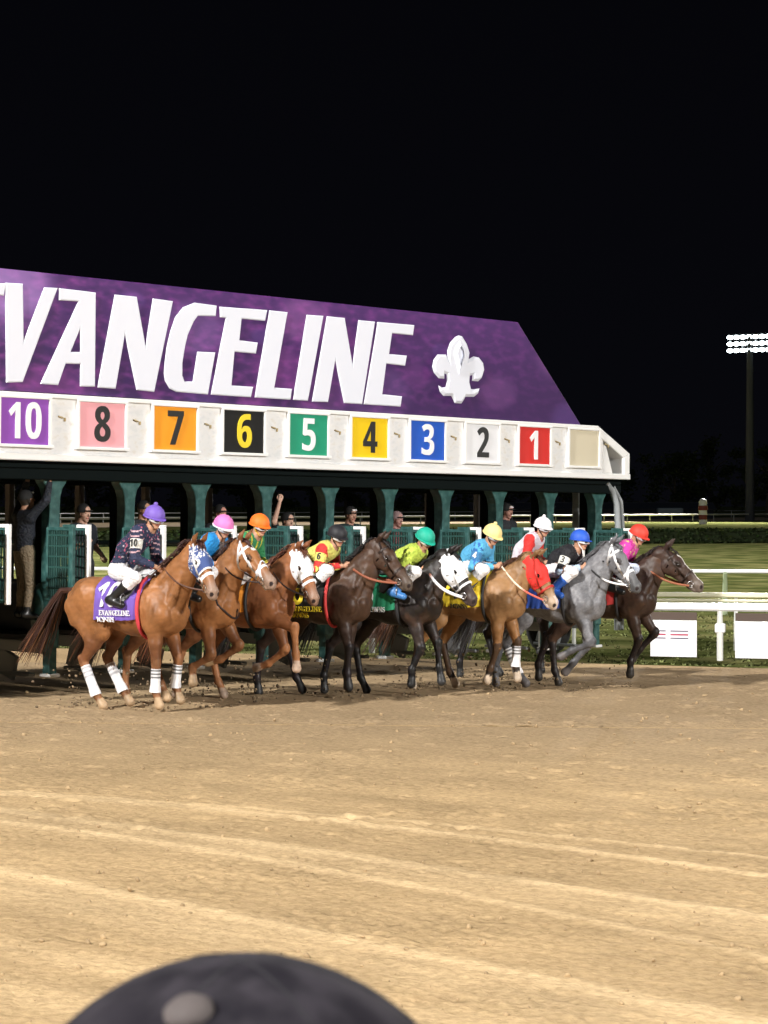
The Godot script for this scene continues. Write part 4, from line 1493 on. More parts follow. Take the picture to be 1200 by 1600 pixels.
	ind.box(Vector3(12.32, 3.33, -0.42), Vector3(0.30, 0.30, 0.03))
	part("end_bracket", ind, steel, fascia)
	# number plates
	var nums := [["10", Color(0.26, 0.07, 0.42), Color(0.82, 0.82, 0.84)], ["8", Color(0.82, 0.38, 0.42), Color(0.02, 0.02, 0.02)], ["7", Color(0.85, 0.33, 0.02), Color(0.02, 0.02, 0.02)], ["6", Color(0.012, 0.012, 0.012), Color(0.80, 0.62, 0.03)], ["5", Color(0.02, 0.30, 0.17), Color(0.82, 0.82, 0.84)], ["4", Color(0.83, 0.56, 0.01), Color(0.02, 0.02, 0.02)], ["3", Color(0.02, 0.10, 0.52), Color(0.82, 0.82, 0.84)], ["2", Color(0.78, 0.79, 0.82), Color(0.03, 0.03, 0.03)], ["1", Color(0.62, 0.035, 0.03), Color(0.82, 0.82, 0.84)], ["", Color(0.62, 0.56, 0.42), Color.BLACK]]
	for n in range(-3, 10):
		var at := Vector3(n * PITCH + 0.0, 3.58, 0.0)
		var d: Array = nums[n] if n >= 0 else ["", Color(0.62, 0.56, 0.42), Color.BLACK]
		var st := MB.new()
		st.box(at + Vector3(0, 0, 0.010), Vector3(0.76, 0.60, 0.024), Basis.IDENTITY, 0.004)
		var pl := part("number_plate", st, mat("plate_%d" % (n + 3), (d[1] as Color).linear_to_srgb(), 0.4), g)
		var fr := MB.new()
		for q in [[Vector3(0, 0.315, 0), Vector3(0.86, 0.034, 0.045)], [Vector3(0, -0.320, 0), Vector3(0.90, 0.040, 0.075)], [Vector3(-0.405, 0, 0), Vector3(0.045, 0.60, 0.045)], [Vector3(0.405, 0, 0), Vector3(0.045, 0.60, 0.045)]]:
			fr.box(at + q[0] + Vector3(0, 0, 0.02), q[1])
		part("plate_frame", fr, plain_white, pl)
		if d[0] != "":
			var t := MB.new()
			t.add(lettering(d[0], 0.47, 0.012, "Droid Sans", 0.78 if d[0] == "10" else 0.86), Transform3D(Basis.IDENTITY, at + Vector3(0, 0.0, 0.030)))
			part("digit", t, mat("digit_%d" % n, (d[2] as Color).linear_to_srgb(), 0.45), pl)
		var la := MB.new()
		la.box(Vector3((n + 0.5) * PITCH - 0.05, 3.66, 0.012), Vector3(0.08, 0.020, 0.03), Basis(Vector3.BACK, -0.25))
		la.box(Vector3((n + 0.5) * PITCH + 0.02, 3.63, 0.010), Vector3(0.03, 0.05, 0.02))
		part("latch", la, mat("rusty_latch", lin(0.42, 0.33, 0.18), 0.7), g)
	# canopy: soffit, beams
	var so := MB.new()
	so.box(Vector3(4.3, 3.02, -1.62), Vector3(16.6, 0.08, 3.0), Basis.IDENTITY, 0.01)
	part("canopy_soffit", so, dark, g)
	for q in [[2.90, -0.16, 0.14, 0.16], [2.90, -1.5, 0.16, 0.12], [2.90, -2.95, 0.16, 0.14]]:
		var st := MB.new()
		st.box(Vector3(4.3, q[0], q[1]), Vector3(16.5, q[2], q[3]), Basis.IDENTITY, 0.012)
		part("canopy_beam", st, dark, g)
	# stall partitions, columns and open doors
	for k in range(-3, 10):
		var s := (k + 0.5) * PITCH
		var col := MB.new()
		plate(col, [V(s - 0.085, 0.60), V(s + 0.085, 0.60), V(s + 0.085, 2.50), V(s + 0.095, 2.62), V(s + 0.125, 2.72), V(s + 0.185, 2.80), V(s + 0.20, 2.84), V(s - 0.20, 2.84), V(s - 0.185, 2.80), V(s - 0.125, 2.72), V(s - 0.095, 2.62), V(s - 0.085, 2.50)], -0.34, -0.16, 0.012)
		part("column", col, green, g)
		var dk := MB.new()
		dk.box(Vector3(s, 1.70, -0.48), Vector3(0.10, 2.3, 0.16), Basis.IDENTITY, 0.01)
		dk.box(Vector3(s + 0.02, 2.28, -0.40), Vector3(0.20, 0.16, 0.10), Basis.IDENTITY, 0.02)
		part("door_motor", dk, dark, g)
		var foot := MB.new()
		foot.box(Vector3(s, 0.43, -0.25), Vector3(0.13, 0.36, 0.15), Basis.IDENTITY, 0.01)
		part("foot_post", foot, green, g)
		var tip := MB.new()
		tip.box(Vector3(s, 0.235, -0.25), Vector3(0.17, 0.045, 0.24), Basis.IDENTITY, 0.008)
		part("foot_plate", tip, plain_white, g)
		var pn := MB.new()
		pn.box(Vector3(s, 1.06, -1.65), Vector3(0.13, 0.76, 2.6), Basis.IDENTITY, 0.06)
		part("partition_pad", pn, pad, g)
		var lo := MB.new()
		lo.ball(Vector3(s + 0.01, 1.06, -0.42), Vector3(0.15, 0.44, 0.20), Basis.IDENTITY, 10, 16)
		part("knee_pad", lo, green, g)
		var sk := MB.new()
		sk.box(Vector3(s, 0.60, -1.7), Vector3(0.11, 0.16, 2.9), Basis.IDENTITY, 0.01)
		sk.box(Vector3(s, 0.36, -1.25), Vector3(0.07, 0.34, 0.5), Basis(Vector3.RIGHT, 0.3), 0.01)
		sk.box(Vector3(s, 0.22, -1.1), Vector3(0.10, 0.05, 0.95), Basis.IDENTITY, 0.01)
		part("skid_beam", sk, steel, g)
		var le := MB.new()
		le.box(Vector3(s, 0.79, -1.75), Vector3(0.46, 0.05, 2.2), Basis.IDENTITY, 0.008)
		part("standing_ledge", le, dark, g)
		var rl := MB.new()
		rl.tube([Vector3(s, 1.98, -0.5), Vector3(s, 1.98, -2.95)], [0.026, 0.026], 8)
		for z in [-1.2, -2.1]:
			rl.tube([Vector3(s, 1.5, z), Vector3(s, 1.98, z)], [0.02, 0.02], 8)
		part("partition_rail", rl, green, g)
		var rc := MB.new()
		rc.box(Vector3(s, 1.65, -2.95), Vector3(0.10, 2.45, 0.12), Basis.IDENTITY, 0.01)
		part("rear_post", rc, mat("rear_post", lin(0.10, 0.085, 0.075), 0.7), g)
		for side in [-1.0, 1.0]:
			var hinge: Vector3 = Vector3(s + (0.02 if side > 0.0 else -0.12), 0, -0.14)
			var turn: float = 0.10 * side
			var dirv := Vector3(sin(turn), 0, cos(turn))
			var endp := hinge + dirv * 0.60
			var fr := MB.new()
			for hgt in [1.26, 2.185]:
				fr.bar(hinge + Vector3(0, hgt, 0), endp + Vector3(0, hgt, 0), 0.035, 0.045)
			fr.bar(hinge + Vector3(0, 1.24, 0), hinge + Vector3(0, 2.20, 0), 0.04, 0.05, 0.004, Color.WHITE, Vector3.BACK)
			var leaf := part("door_leaf", fr, green, g)
			var ed := MB.new()
			ed.bar(endp + Vector3(0, 1.22, 0), endp + Vector3(0, 2.215, 0), 0.055, 0.075, 0.006, Color.WHITE, Vector3.BACK)
			ed.bar(endp + Vector3(0, 2.22, 0) - dirv * 0.20, endp + Vector3(0, 2.22, 0) + dirv * 0.03, 0.06, 0.045)
			part("door_edge", ed, plain_white if side > 0.0 else green, leaf)
			var gr := MB.new()
			for i in 9:
				var p := hinge + dirv * (0.06 + 0.058 * i)
				gr.bar(p + Vector3(0, 1.27, 0), p + Vector3(0, 2.17, 0), 0.022, 0.012, 0.0, Color.WHITE, Vector3.BACK)
			for i in 6:
				gr.bar(hinge + Vector3(0, 1.40 + 0.14 * i, 0.0), endp + Vector3(0, 1.40 + 0.14 * i, 0.0), 0.014, 0.022, 0.0)
			part("door_grille", gr, mat("grille_green", lin(0.020, 0.075, 0.065), 0.5), leaf).set_meta("kind", "stuff")
	# rear doors and a rail across
	for k in range(-3, 9):
		var s := (k + 1.0) * PITCH
		var rd := MB.new()
		for x in [-0.56, 0.56]:
			rd.bar(Vector3(s + x, 0.85, -2.96), Vector3(s + x, 1.95, -3.55), 0.04, 0.04)
			rd.bar(Vector3(s + x, 1.95, -2.96), Vector3(s + x, 1.95, -3.55), 0.04, 0.04)
		part("tail_gate", rd, dark, g)
	# right end: bowed grey posts and a wheel
	var arch := MB.new()
	arch.tube([Vector3(12.20, 3.0, -0.10), Vector3(12.30, 2.88, -0.08), Vector3(12.40, 2.66, -0.06), Vector3(12.43, 2.3, -0.05), Vector3(12.43, 0.5, -0.05)], [0.04, 0.05, 0.055, 0.055, 0.055], 8)
	arch.tube([Vector3(12.36, 2.95, -0.10), Vector3(12.52, 2.70, -0.06), Vector3(12.56, 2.3, -0.05), Vector3(12.56, 0.5, -0.05)], [0.03, 0.035, 0.035, 0.035], 8)
	part("end_post", arch, mat("galvanised", lin(0.26, 0.28, 0.29), 0.6, 0.1), g)
	var p2 := MB.new()
	p2.box(Vector3(12.62, 1.75, -1.1), Vector3(0.14, 2.5, 0.14), Basis.IDENTITY, 0.01)
	part("end_post", p2, steel, g)
	var tyre := MB.new()
	var prof := []
	for i in 28:
		var a := TAU * i / 28.0
		prof.append(Vector3(12.45, 0.48 + sin(a) * 0.34, -1.6 + cos(a) * 0.34))
	tyre.loop(prof, 0.14, 10)
	var ty := part("wheel", tyre, mat("rubber", lin(0.015, 0.015, 0.015), 0.8), g)
	var hub := MB.new()
	hub.ball(Vector3(12.45, 0.48, -1.6), Vector3(0.09, 0.22, 0.22), Basis.IDENTITY, 8, 16)
	part("hub", hub, plain_white, ty)
	return g.transform


# ---------------------------------------------------------------- rails, panels, far things
func rail(called: String, label: String, a: Vector3, b: Vector3, h: float, bars: Array, post_gap: float, post_w: float, m: Material, post_m: Material, first := 0.0, lean := 0.0, caps := false) -> void:
	var mid := (a + b) * 0.5
	var t := thing(called, label, "rail", Vector3(mid.x, minf(a.y, b.y), mid.z), 0.0)
	var l := a.distance_to(b)
	var dirv := (b - a).normalized()
	var side := Vector3.UP.cross(dirv).normalized()
	for q in bars:      # [height, thickness, depth, sideways]
		var st := MB.new()
		st.bar(a - t.position + Vector3(0, q[0], 0) + side * float(q[3]), b - t.position + Vector3(0, q[0], 0) + side * float(q[3]), q[2], q[1], minf(q[1], q[2]) * 0.3)
		part("rail_bar", st, m, t)
	var d := first
	while d < l:
		var p := a + dirv * d - t.position
		var st := MB.new()
		st.tube([p, p + Vector3(0, h * 0.55, 0) + side * lean * 0.25, p + Vector3(0, h * 0.97, 0) + side * lean], [post_w, post_w, post_w * 0.8], 8)
		var po := part("post", st, post_m, t)
		if caps:
			var cp := MB.new()
			cp.box(p + Vector3(0, h * 0.60, 0) + side * (lean * 0.25 + 0.03), Vector3(post_w * 3.0, 0.16, post_w * 3.0), Basis(dirv, Vector3.UP, dirv.cross(Vector3.UP)), 0.02)
			part("bracket", cp, m, po)
		d += post_gap


func build_rails() -> void:
	var w := mat("rail_white", lin(0.80, 0.80, 0.82), 0.35)
	var cream := mat("rail_cream", lin(0.80, 0.76, 0.55), 0.4)
	var dull := mat("post_white", lin(0.62, 0.63, 0.60), 0.5)
	var r := Vector3(0.951, 0, 0.309)
	var c := Vector3(5.55, -0.10, -36.2)
	var a := c - r * 15.0
	var b := c + r * 26.0
	rail("inner_rail", "thick white inner rail at the edge of the sand track, nearest of the rails", a, b, 0.90, [[0.89, 0.13, 0.17, 0.0]], 3.05, 0.055, w, dull, 15.04 - 3.05 * 4.0, -0.02, true)
	var board := mat("brown_board", lin(0.085, 0.060, 0.048), 0.8)
	var panel := mat("panel_white", lin(0.78, 0.78, 0.83), 0.4)
	var n := Vector3(-0.309, 0, 0.951)
	var bs := Basis(r, Vector3.UP, n)
	for q in [[-0.72, 0.78, true], [0.95, 1.28, false]]:
		var t := thing("rail_sign", "white sign panel with dark and red bars on the inner rail beside the last horse" if q[2] else ("blank white sign panel hanging from the inner rail at the right edge" if q[0] == 0.95 else "white sign panel hanging on the inner rail out of the main view"), "sign", c + r * float(q[0]) + n * 0.10, 0.0, "sign panels hung from the inner rail")
		t.basis = bs
		var st := MB.new()
		st.box(Vector3(0, 0.36, 0), Vector3(q[1], 0.61, 0.012))
		part("panel", st, panel, t)
		var tb := MB.new()
		tb.box(Vector3(0, 0.735, -0.01), Vector3(q[1], 0.13, 0.014))
		part("top_board", tb, board, t)
		if q[2]:
			var i := 0
			for y in [0.485, 0.425, 0.365]:
				var s2 := MB.new()
				s2.box(Vector3(0.10, y, 0.009), Vector3(0.30, 0.026 if i == 1 else 0.018, 0.005), Basis.IDENTITY, 0.001)
				s2.box(Vector3(-0.22, y, 0.009), Vector3(0.18, 0.026 if i == 1 else 0.018, 0.005), Basis.IDENTITY, 0.001)
				part("printed_bar", s2, mat("bar_red", lin(0.40, 0.05, 0.10), 0.5) if i == 1 else mat("bar_dark", lin(0.05, 0.04, 0.09), 0.5), t)
				i += 1
	var r2 := Vector3(0.972, 0, 0.235)
	var c2 := Vector3(6.47, -0.19, -40.0)
	rail("turf_rail", "cream turf rail with a lower bar, middle one of the three near rails", c2 - r2 * 16.0, c2 + r2 * 26.0, 1.02, [[1.02, 0.085, 0.10, 0.0], [0.92, 0.05, 0.05, -0.06]], 3.0, 0.04, cream, dull, 1.0, 0.05)
	var r3 := Vector3(0.99, 0, 0.139)
	var c3 := Vector3(8.45, -0.19, -53.0)
	rail("turf_rail", "thin white turf rail standing on the grass, farthest of the three near rails", c3 - r3 * 22.0, c3 + r3 * 26.0, 1.06, [[1.06, 0.085, 0.10, 0.0]], 3.4, 0.06, w, mat("post_grey", lin(0.30, 0.36, 0.22), 0.6), 22.0 - 3.4 * 6.0 - 0.15, -0.35)
	rail("backstretch_rail", "long white rail along the far side of the infield", Vector3(-80, -0.15, -180.0), Vector3(95, -0.15, -389), 1.15, [[1.08, 0.24, 0.3, 0.0]], 6.0, 0.07, mat("far_rail_cream", lin(0.80, 0.78, 0.62), 0.5), dull)
	rail("backstretch_rail", "thin pale rail beyond the long white far rail", Vector3(-120, -0.15, -225.0), Vector3(140, -0.15, -520), 1.4, [[1.35, 0.13, 0.2, 0.0], [0.75, 0.07, 0.1, 0.0]], 8.0, 0.08, dull, dull)
	# striped distance pole
	var p := thing("distance_pole", "short red and white banded pole standing by the far rail", "pole", Vector3(42.5, -0.15, -290.0))
	for i in 5:
		var st := MB.new()
		st.tube([Vector3(0, i * 0.62, 0), Vector3(0, i * 0.62 + 0.61, 0)], [0.62 if i == 3 else 0.55, 0.62 if i == 3 else 0.55], 14)
		part("band", st, mat("band_white", lin(0.8, 0.78, 0.74), 0.5) if i % 2 == 0 else mat("band_red", lin(0.22, 0.035, 0.025), 0.6), p)
	var tp := MB.new()
	tp.ball(Vector3(0, 3.1, 0), Vector3(0.5, 0.35, 0.5), Basis.IDENTITY, 6, 12)
	part("pole_cap", tp, mat("band_white"), p)


func leaf_cloud(st: MB, count: int, at: Callable, size: float, tone: Color) -> void:
	for i in count:
		var p: Vector3 = at.call()
		var b := Basis(Vector3(rng.randf_range(-1, 1), rng.randf_range(-1, 1), rng.randf_range(-1, 1)).normalized(), rng.randf() * TAU)
		var s := size * rng.randf_range(0.6, 1.4)
		var k := tone * rng.randf_range(0.6, 1.4)
		k.a = 1.0
		st.flat([p + b * Vector3(-s, 0, 0), p + b * Vector3(0, s * 0.5, 0), p + b * Vector3(s, 0, 0), p + b * Vector3(0, -s * 0.5, 0)], b.z, k)


func build_far() -> void:
	rng.seed = 9
	var leaf := mat("leaves", Color.WHITE, 1.0, 0.0, true)
	leaf.metallic_specular = 0.0
	var bark := mat("bark", lin(0.07, 0.055, 0.04), 0.9)
	# clipped hedge across the infield
	var hedges := [[Vector3(-75, -0.19, -118.0), Vector3(-4, -0.19, -143.0), 1.0, "left part of the low dark hedge across the infield"], [Vector3(-2, -0.19, -143.0), Vector3(75, -0.19, -166.0), 1.0, "right part of the low dark hedge across the infield"]]
	for q in hedges:
		var mid: Vector3 = ((q[0] as Vector3) + q[1]) * 0.5
		var t := thing("hedge", q[3], "hedge", mid, 0.0, "hedge across the infield")
		var st := MB.new()
		var l: float = (q[0] as Vector3).distance_to(q[1])
		var dirv: Vector3 = ((q[1] as Vector3) - q[0]).normalized()
		var sd := dirv.cross(Vector3.UP)
		st.box(Vector3(0, float(q[2]) * 0.42, 0), Vector3(l, float(q[2]) * 0.8, 2.0), Basis(dirv, Vector3.UP, sd), 0.1, Color(0.012, 0.016, 0.008))
		var hh: float = q[2]
		leaf_cloud(st, 5200, func() -> Vector3:
			var u := rng.randf_range(-0.5, 0.5) * l
			var on := rng.randf()
			return dirv * u + (sd * 1.02 + Vector3(0, rng.randf() * hh, 0) if on < 0.55 else sd * rng.randf_range(-1.0, 1.0) + Vector3(0, hh * (0.84 + 0.16 * rng.randf() + 0.10 * noise.get_noise_1d(u * 20.0)), 0)), 0.16, Color(0.016, 0.022, 0.010))
		part("foliage", st, leaf, t)
	# trees beyond the backstretch
	var spots := [[34.0, 415, 13.0, 6.5], [44.0, 440, 15.5, 7.5], [56.0, 420, 14.0, 7.0], [64.5, 432, 16.0, 7.5], [73.0, 415, 14.5, 7.0], [83.0, 440, 15.0, 7.5], [92.0, 425, 13.5, 7.0], [22.0, 445, 13.0, 7.0], [8.0, 440, 12.0, 7.0], [-8.0, 445, 12.5, 7.0], [-24.0, 430, 12.0, 7.0], [-40.0, 435, 13.0, 7.0], [-58.0, 425, 12.0, 7.0], [-74.0, 430, 12.0, 7.0]]
	var looks := ["dark broad tree right of the gate, nearest it in the far row", "tall dark tree in the far row left of the banded pole", "rounded dark tree in the far row just left of the banded pole", "tallest dark tree behind the banded pole and far rail", "dark tree just left of the far floodlight pole", "dark tree just right of the far floodlight pole", "dark tree at the right edge beyond the far rail", "dark tree beyond the right end of the gate", "dark tree seen far behind the gate stalls one and two", "dark tree seen far behind the gate stalls three and four", "dark tree seen far behind gate stall five", "dark tree seen far behind gate stall seven", "dark tree seen far behind gate stall eight", "dark tree at the far left behind gate stall ten"]
	for i in spots.size():
		var q: Array = spots[i]
		var t := thing("tree", looks[i], "tree", Vector3(q[0], -0.19, -float(q[1])), 0.0, "dark trees beyond the far track")
		var tr := MB.new()
		tr.tube([Vector3(0, 0, 0), Vector3(0.2, q[2] * 0.3, 0), Vector3(0, q[2] * 0.75, 0)], [0.45, 0.32, 0.10], 8)
		for k in 5:
			var a := k * 1.3 + i
			tr.tube([Vector3(0.1, q[2] * (0.28 + 0.07 * k), 0), Vector3(cos(a) * q[3] * 0.3, q[2] * (0.42 + 0.08 * k), sin(a) * q[3] * 0.3), Vector3(cos(a) * q[3] * 0.6, q[2] * (0.5 + 0.08 * k), sin(a) * q[3] * 0.6)], [0.18, 0.12, 0.04], 6)
		part("trunk", tr, bark, t)
		var cr := MB.new()
		var clumps := []
		for k in 26:
			var a := rng.randf() * TAU
			var rad := sqrt(rng.randf()) * float(q[3]) * 0.85
			var y := rng.randf_range(0.18, 0.92) * float(q[2])
			rad *= 0.55 + 0.75 * sin(PI * clampf(y / float(q[2]), 0.0, 1.0))
			clumps.append([Vector3(cos(a) * rad, y, sin(a) * rad), rng.randf_range(0.9, 1.9)])
		leaf_cloud(cr, 2600, func() -> Vector3:
			var cq: Array = clumps[rng.randi() % clumps.size()]
			return cq[0] + Vector3(rng.randfn(0, 0.55), rng.randfn(0, 0.45), rng.randfn(0, 0.55)) * float(cq[1]), 0.34, Color(0.035, 0.045, 0.016))
		part("crown", cr, leaf, t)
	# low barn and a parked trailer behind the far rail
	var bn := thing("barn", "long low dark barn beyond the far rail", "barn", Vector3(38.0, -0.15, -400.0))
	var wl := MB.new()
	wl.box(Vector3(0, 0.9, 0), Vector3(44.0, 1.8, 8.0), Basis.IDENTITY, 0.02)
	part("wall", wl, mat("barn_wall", lin(0.030, 0.034, 0.042), 0.8), bn)
	var rf := MB.new()
	for s in [-1.0, 1.0]:
		rf.box(Vector3(0, 2.35, 2.2 * s), Vector3(45.0, 0.12, 4.9), Basis(Vector3.RIGHT, 0.26 * s), 0.02)
	part("roof", rf, mat("barn_roof", lin(0.045, 0.048, 0.055), 0.6), bn)
	var dr := MB.new()
	dr.box(Vector3(14.0, 0.9, 4.06), Vector3(5.0, 1.7, 0.08), Basis.IDENTITY, 0.02)
	part("door", dr, mat("barn_door", lin(0.06, 0.075, 0.08), 0.7), bn)
	var tl := thing("trailer", "small pale horse trailer parked by the dark barn far away", "trailer", Vector3(51.5, -0.15, -392.0))
	var tb := MB.new()
	tb.box(Vector3(0, 1.35, 0), Vector3(4.6, 1.3, 2.0), Basis.IDENTITY, 0.2)
	part("box", tb, mat("trailer_grey", lin(0.30, 0.36, 0.36), 0.5), tl)
	for x in [-0.6, 0.6]:
		var wh := MB.new()
		wh.tube([Vector3(x, 0.36, 0.8), Vector3(x, 0.36, 1.05)], [0.36, 0.36], 14)
		part("wheel", wh, mat("rubber"), tl)
	var hs := MB.new()
	hs.bar(Vector3(2.2, 0.7, 0), Vector3(3.6, 0.6, 0), 0.1, 0.1)
	part("hitch", hs, mat("gate_steel"), tl)


# ---------------------------------------------------------------- assistants on the gate
func assistant(gate: Transform3D, q: Array, turn: float, arms: int, w: Dictionary) -> void:
	var at := gate * Vector3(q[0], 0, q[1])
	var root := thing("person", w.label, "gate assistant", at, deg_to_rad(turn), "assistants standing on the gate")
	var y0: float = q[2] - 1.60
	var up := func(x: float, y: float, z: float) -> Vector3: return Vector3(x, y0 + y, z)
	var el := [up.call(-0.02, 1.14, 0.26), up.call(-0.02, 1.14, -0.26)]
	var wr := [up.call(0.20, 1.02, 0.20), up.call(0.20, 1.02, -0.20)]
	if arms & 1:
		el[0] = up.call(0.14, 1.60, 0.34)
		wr[0] = up.call(0.22, 1.88, 0.30)
	if arms & 2:
		el[1] = up.call(0.14, 1.60, -0.34)
		wr[1] = up.call(0.22, 1.88, -0.30)
	if arms & 4:
		el[0] = up.call(0.06, 1.12, 0.27)
		wr[0] = up.call(0.32, 1.20, 0.24)
	var look := Vector3(1, w.get("nod", -0.05), w.get("side", 0.0))
	person(root, {"pelvis": up.call(0, 0.92, 0), "chest": up.call(0.01, 1.40, 0), "head": up.call(0.04, 1.60, 0), "look": look, "shoulders": [up.call(0, 1.38, 0.18), up.call(0, 1.38, -0.18)], "elbows": el, "wrists": wr, "hips": [up.call(0, 0.90, 0.09), up.call(0, 0.90, -0.09)], "knees": [up.call(0.03, 0.48, 0.10), up.call(0.03, 0.48, -0.10)], "ankles": [up.call(-0.02, 0.09, 0.10), up.call(-0.02, 0.09, -0.10)], "toes": [up.call(0.16, 0.045, 0.12), up.call(0.16, 0.045, -0.12)], "thumb": Vector3(0, 0.3, 1)}, w, 0.020)


func flat_top(k: Color) -> Callable:
	return func(p: Vector3, _t: int) -> Color: return k * (1.0 + 0.25 * noise.get_noise_3dv(p * 70.0))


func build_assistants(gate: Transform3D) -> void:
	var navy := Color(0.018, 0.022, 0.032)
	var base := {"pants": Color(0.22, 0.17, 0.11), "pants_name": "trousers", "top_name": "jacket", "boot_top": 0.75, "hat": Color(0.012, 0.012, 0.014), "peak": Color(0.02, 0.02, 0.022), "sleeve": 0.92}
	var d := func(more: Dictionary) -> Dictionary:
		var x := base.duplicate()
		x.merge(more, true)
		return x
	assistant(gate, [0.41, -0.50, 2.56], 38.0, 3, d.call({"label": "person in dark jacket and khaki trousers reaching up at the left column", "top": flat_top(navy), "hat_band": Color(0.7, 0.7, 0.7), "nod": 0.2}))
	assistant(gate, [1.56, -0.75, 2.39], -40.0, 4, d.call({"label": "person in black cap and dark polo holding a forearm out, left of rider ten", "top": flat_top(navy), "sleeve": 0.02, "pants": Color(0.03, 0.03, 0.035), "skin": Color(0.60, 0.36, 0.26)}))
	assistant(gate, [2.74, -0.90, 2.45], -45.0, 4, d.call({"label": "person in pale visored cap half hidden behind the purple helmet", "top": flat_top(Color(0.03, 0.035, 0.04)), "peak": Color(0.6, 0.6, 0.58), "sleeve": 0.1}))
	assistant(gate, [4.18, -0.90, 2.41], -50.0, 0, d.call({"label": "person in dark cap with ruddy face behind the pink helmet", "top": flat_top(Color(0.02, 0.02, 0.025)), "skin": Color(0.58, 0.27, 0.20)}))
	assistant(gate, [5.24, -0.60, 2.31], -48.0, 1, d.call({"label": "person throwing a bare arm straight up beside the orange helmet", "top": flat_top(Color(0.02, 0.025, 0.03)), "sleeve": -0.5, "skin": Color(0.64, 0.40, 0.30)}))
	assistant(gate, [6.61, -0.65, 2.41], -52.0, 0, d.call({"label": "person in black cap with white mark and dark green jacket above the black helmet", "top": flat_top(Color(0.025, 0.045, 0.045)), "hat_band": Color(0.75, 0.75, 0.75), "skin": Color(0.52, 0.28, 0.20)}))
	assistant(gate, [7.88, -0.90, 2.35], -45.0, 4, d.call({"label": "person in dull red shirt bending behind the stall left of the green helmet", "top": flat_top(Color(0.22, 0.05, 0.06)), "skin": Color(0.45, 0.24, 0.2), "hat": Color(0.3, 0.2, 0.2)}))
	assistant(gate, [10.29, -0.70, 2.50], -45.0, 0, d.call({"label": "person in black cap with white stripe and dark jacket left of the white helmet", "top": flat_top(Color(0.022, 0.026, 0.032)), "hat_band": Color(0.75, 0.75, 0.75), "skin": Color(0.42, 0.22, 0.17)}))
	assistant(gate, [11.51, -0.90, 2.56], -20.0, 0, d.call({"label": "dark haired person seen just above the white helmet", "top": flat_top(Color(0.02, 0.03, 0.04)), "skin": Color(0.30, 0.17, 0.12), "hat": Color(0.02, 0.014, 0.012)}))


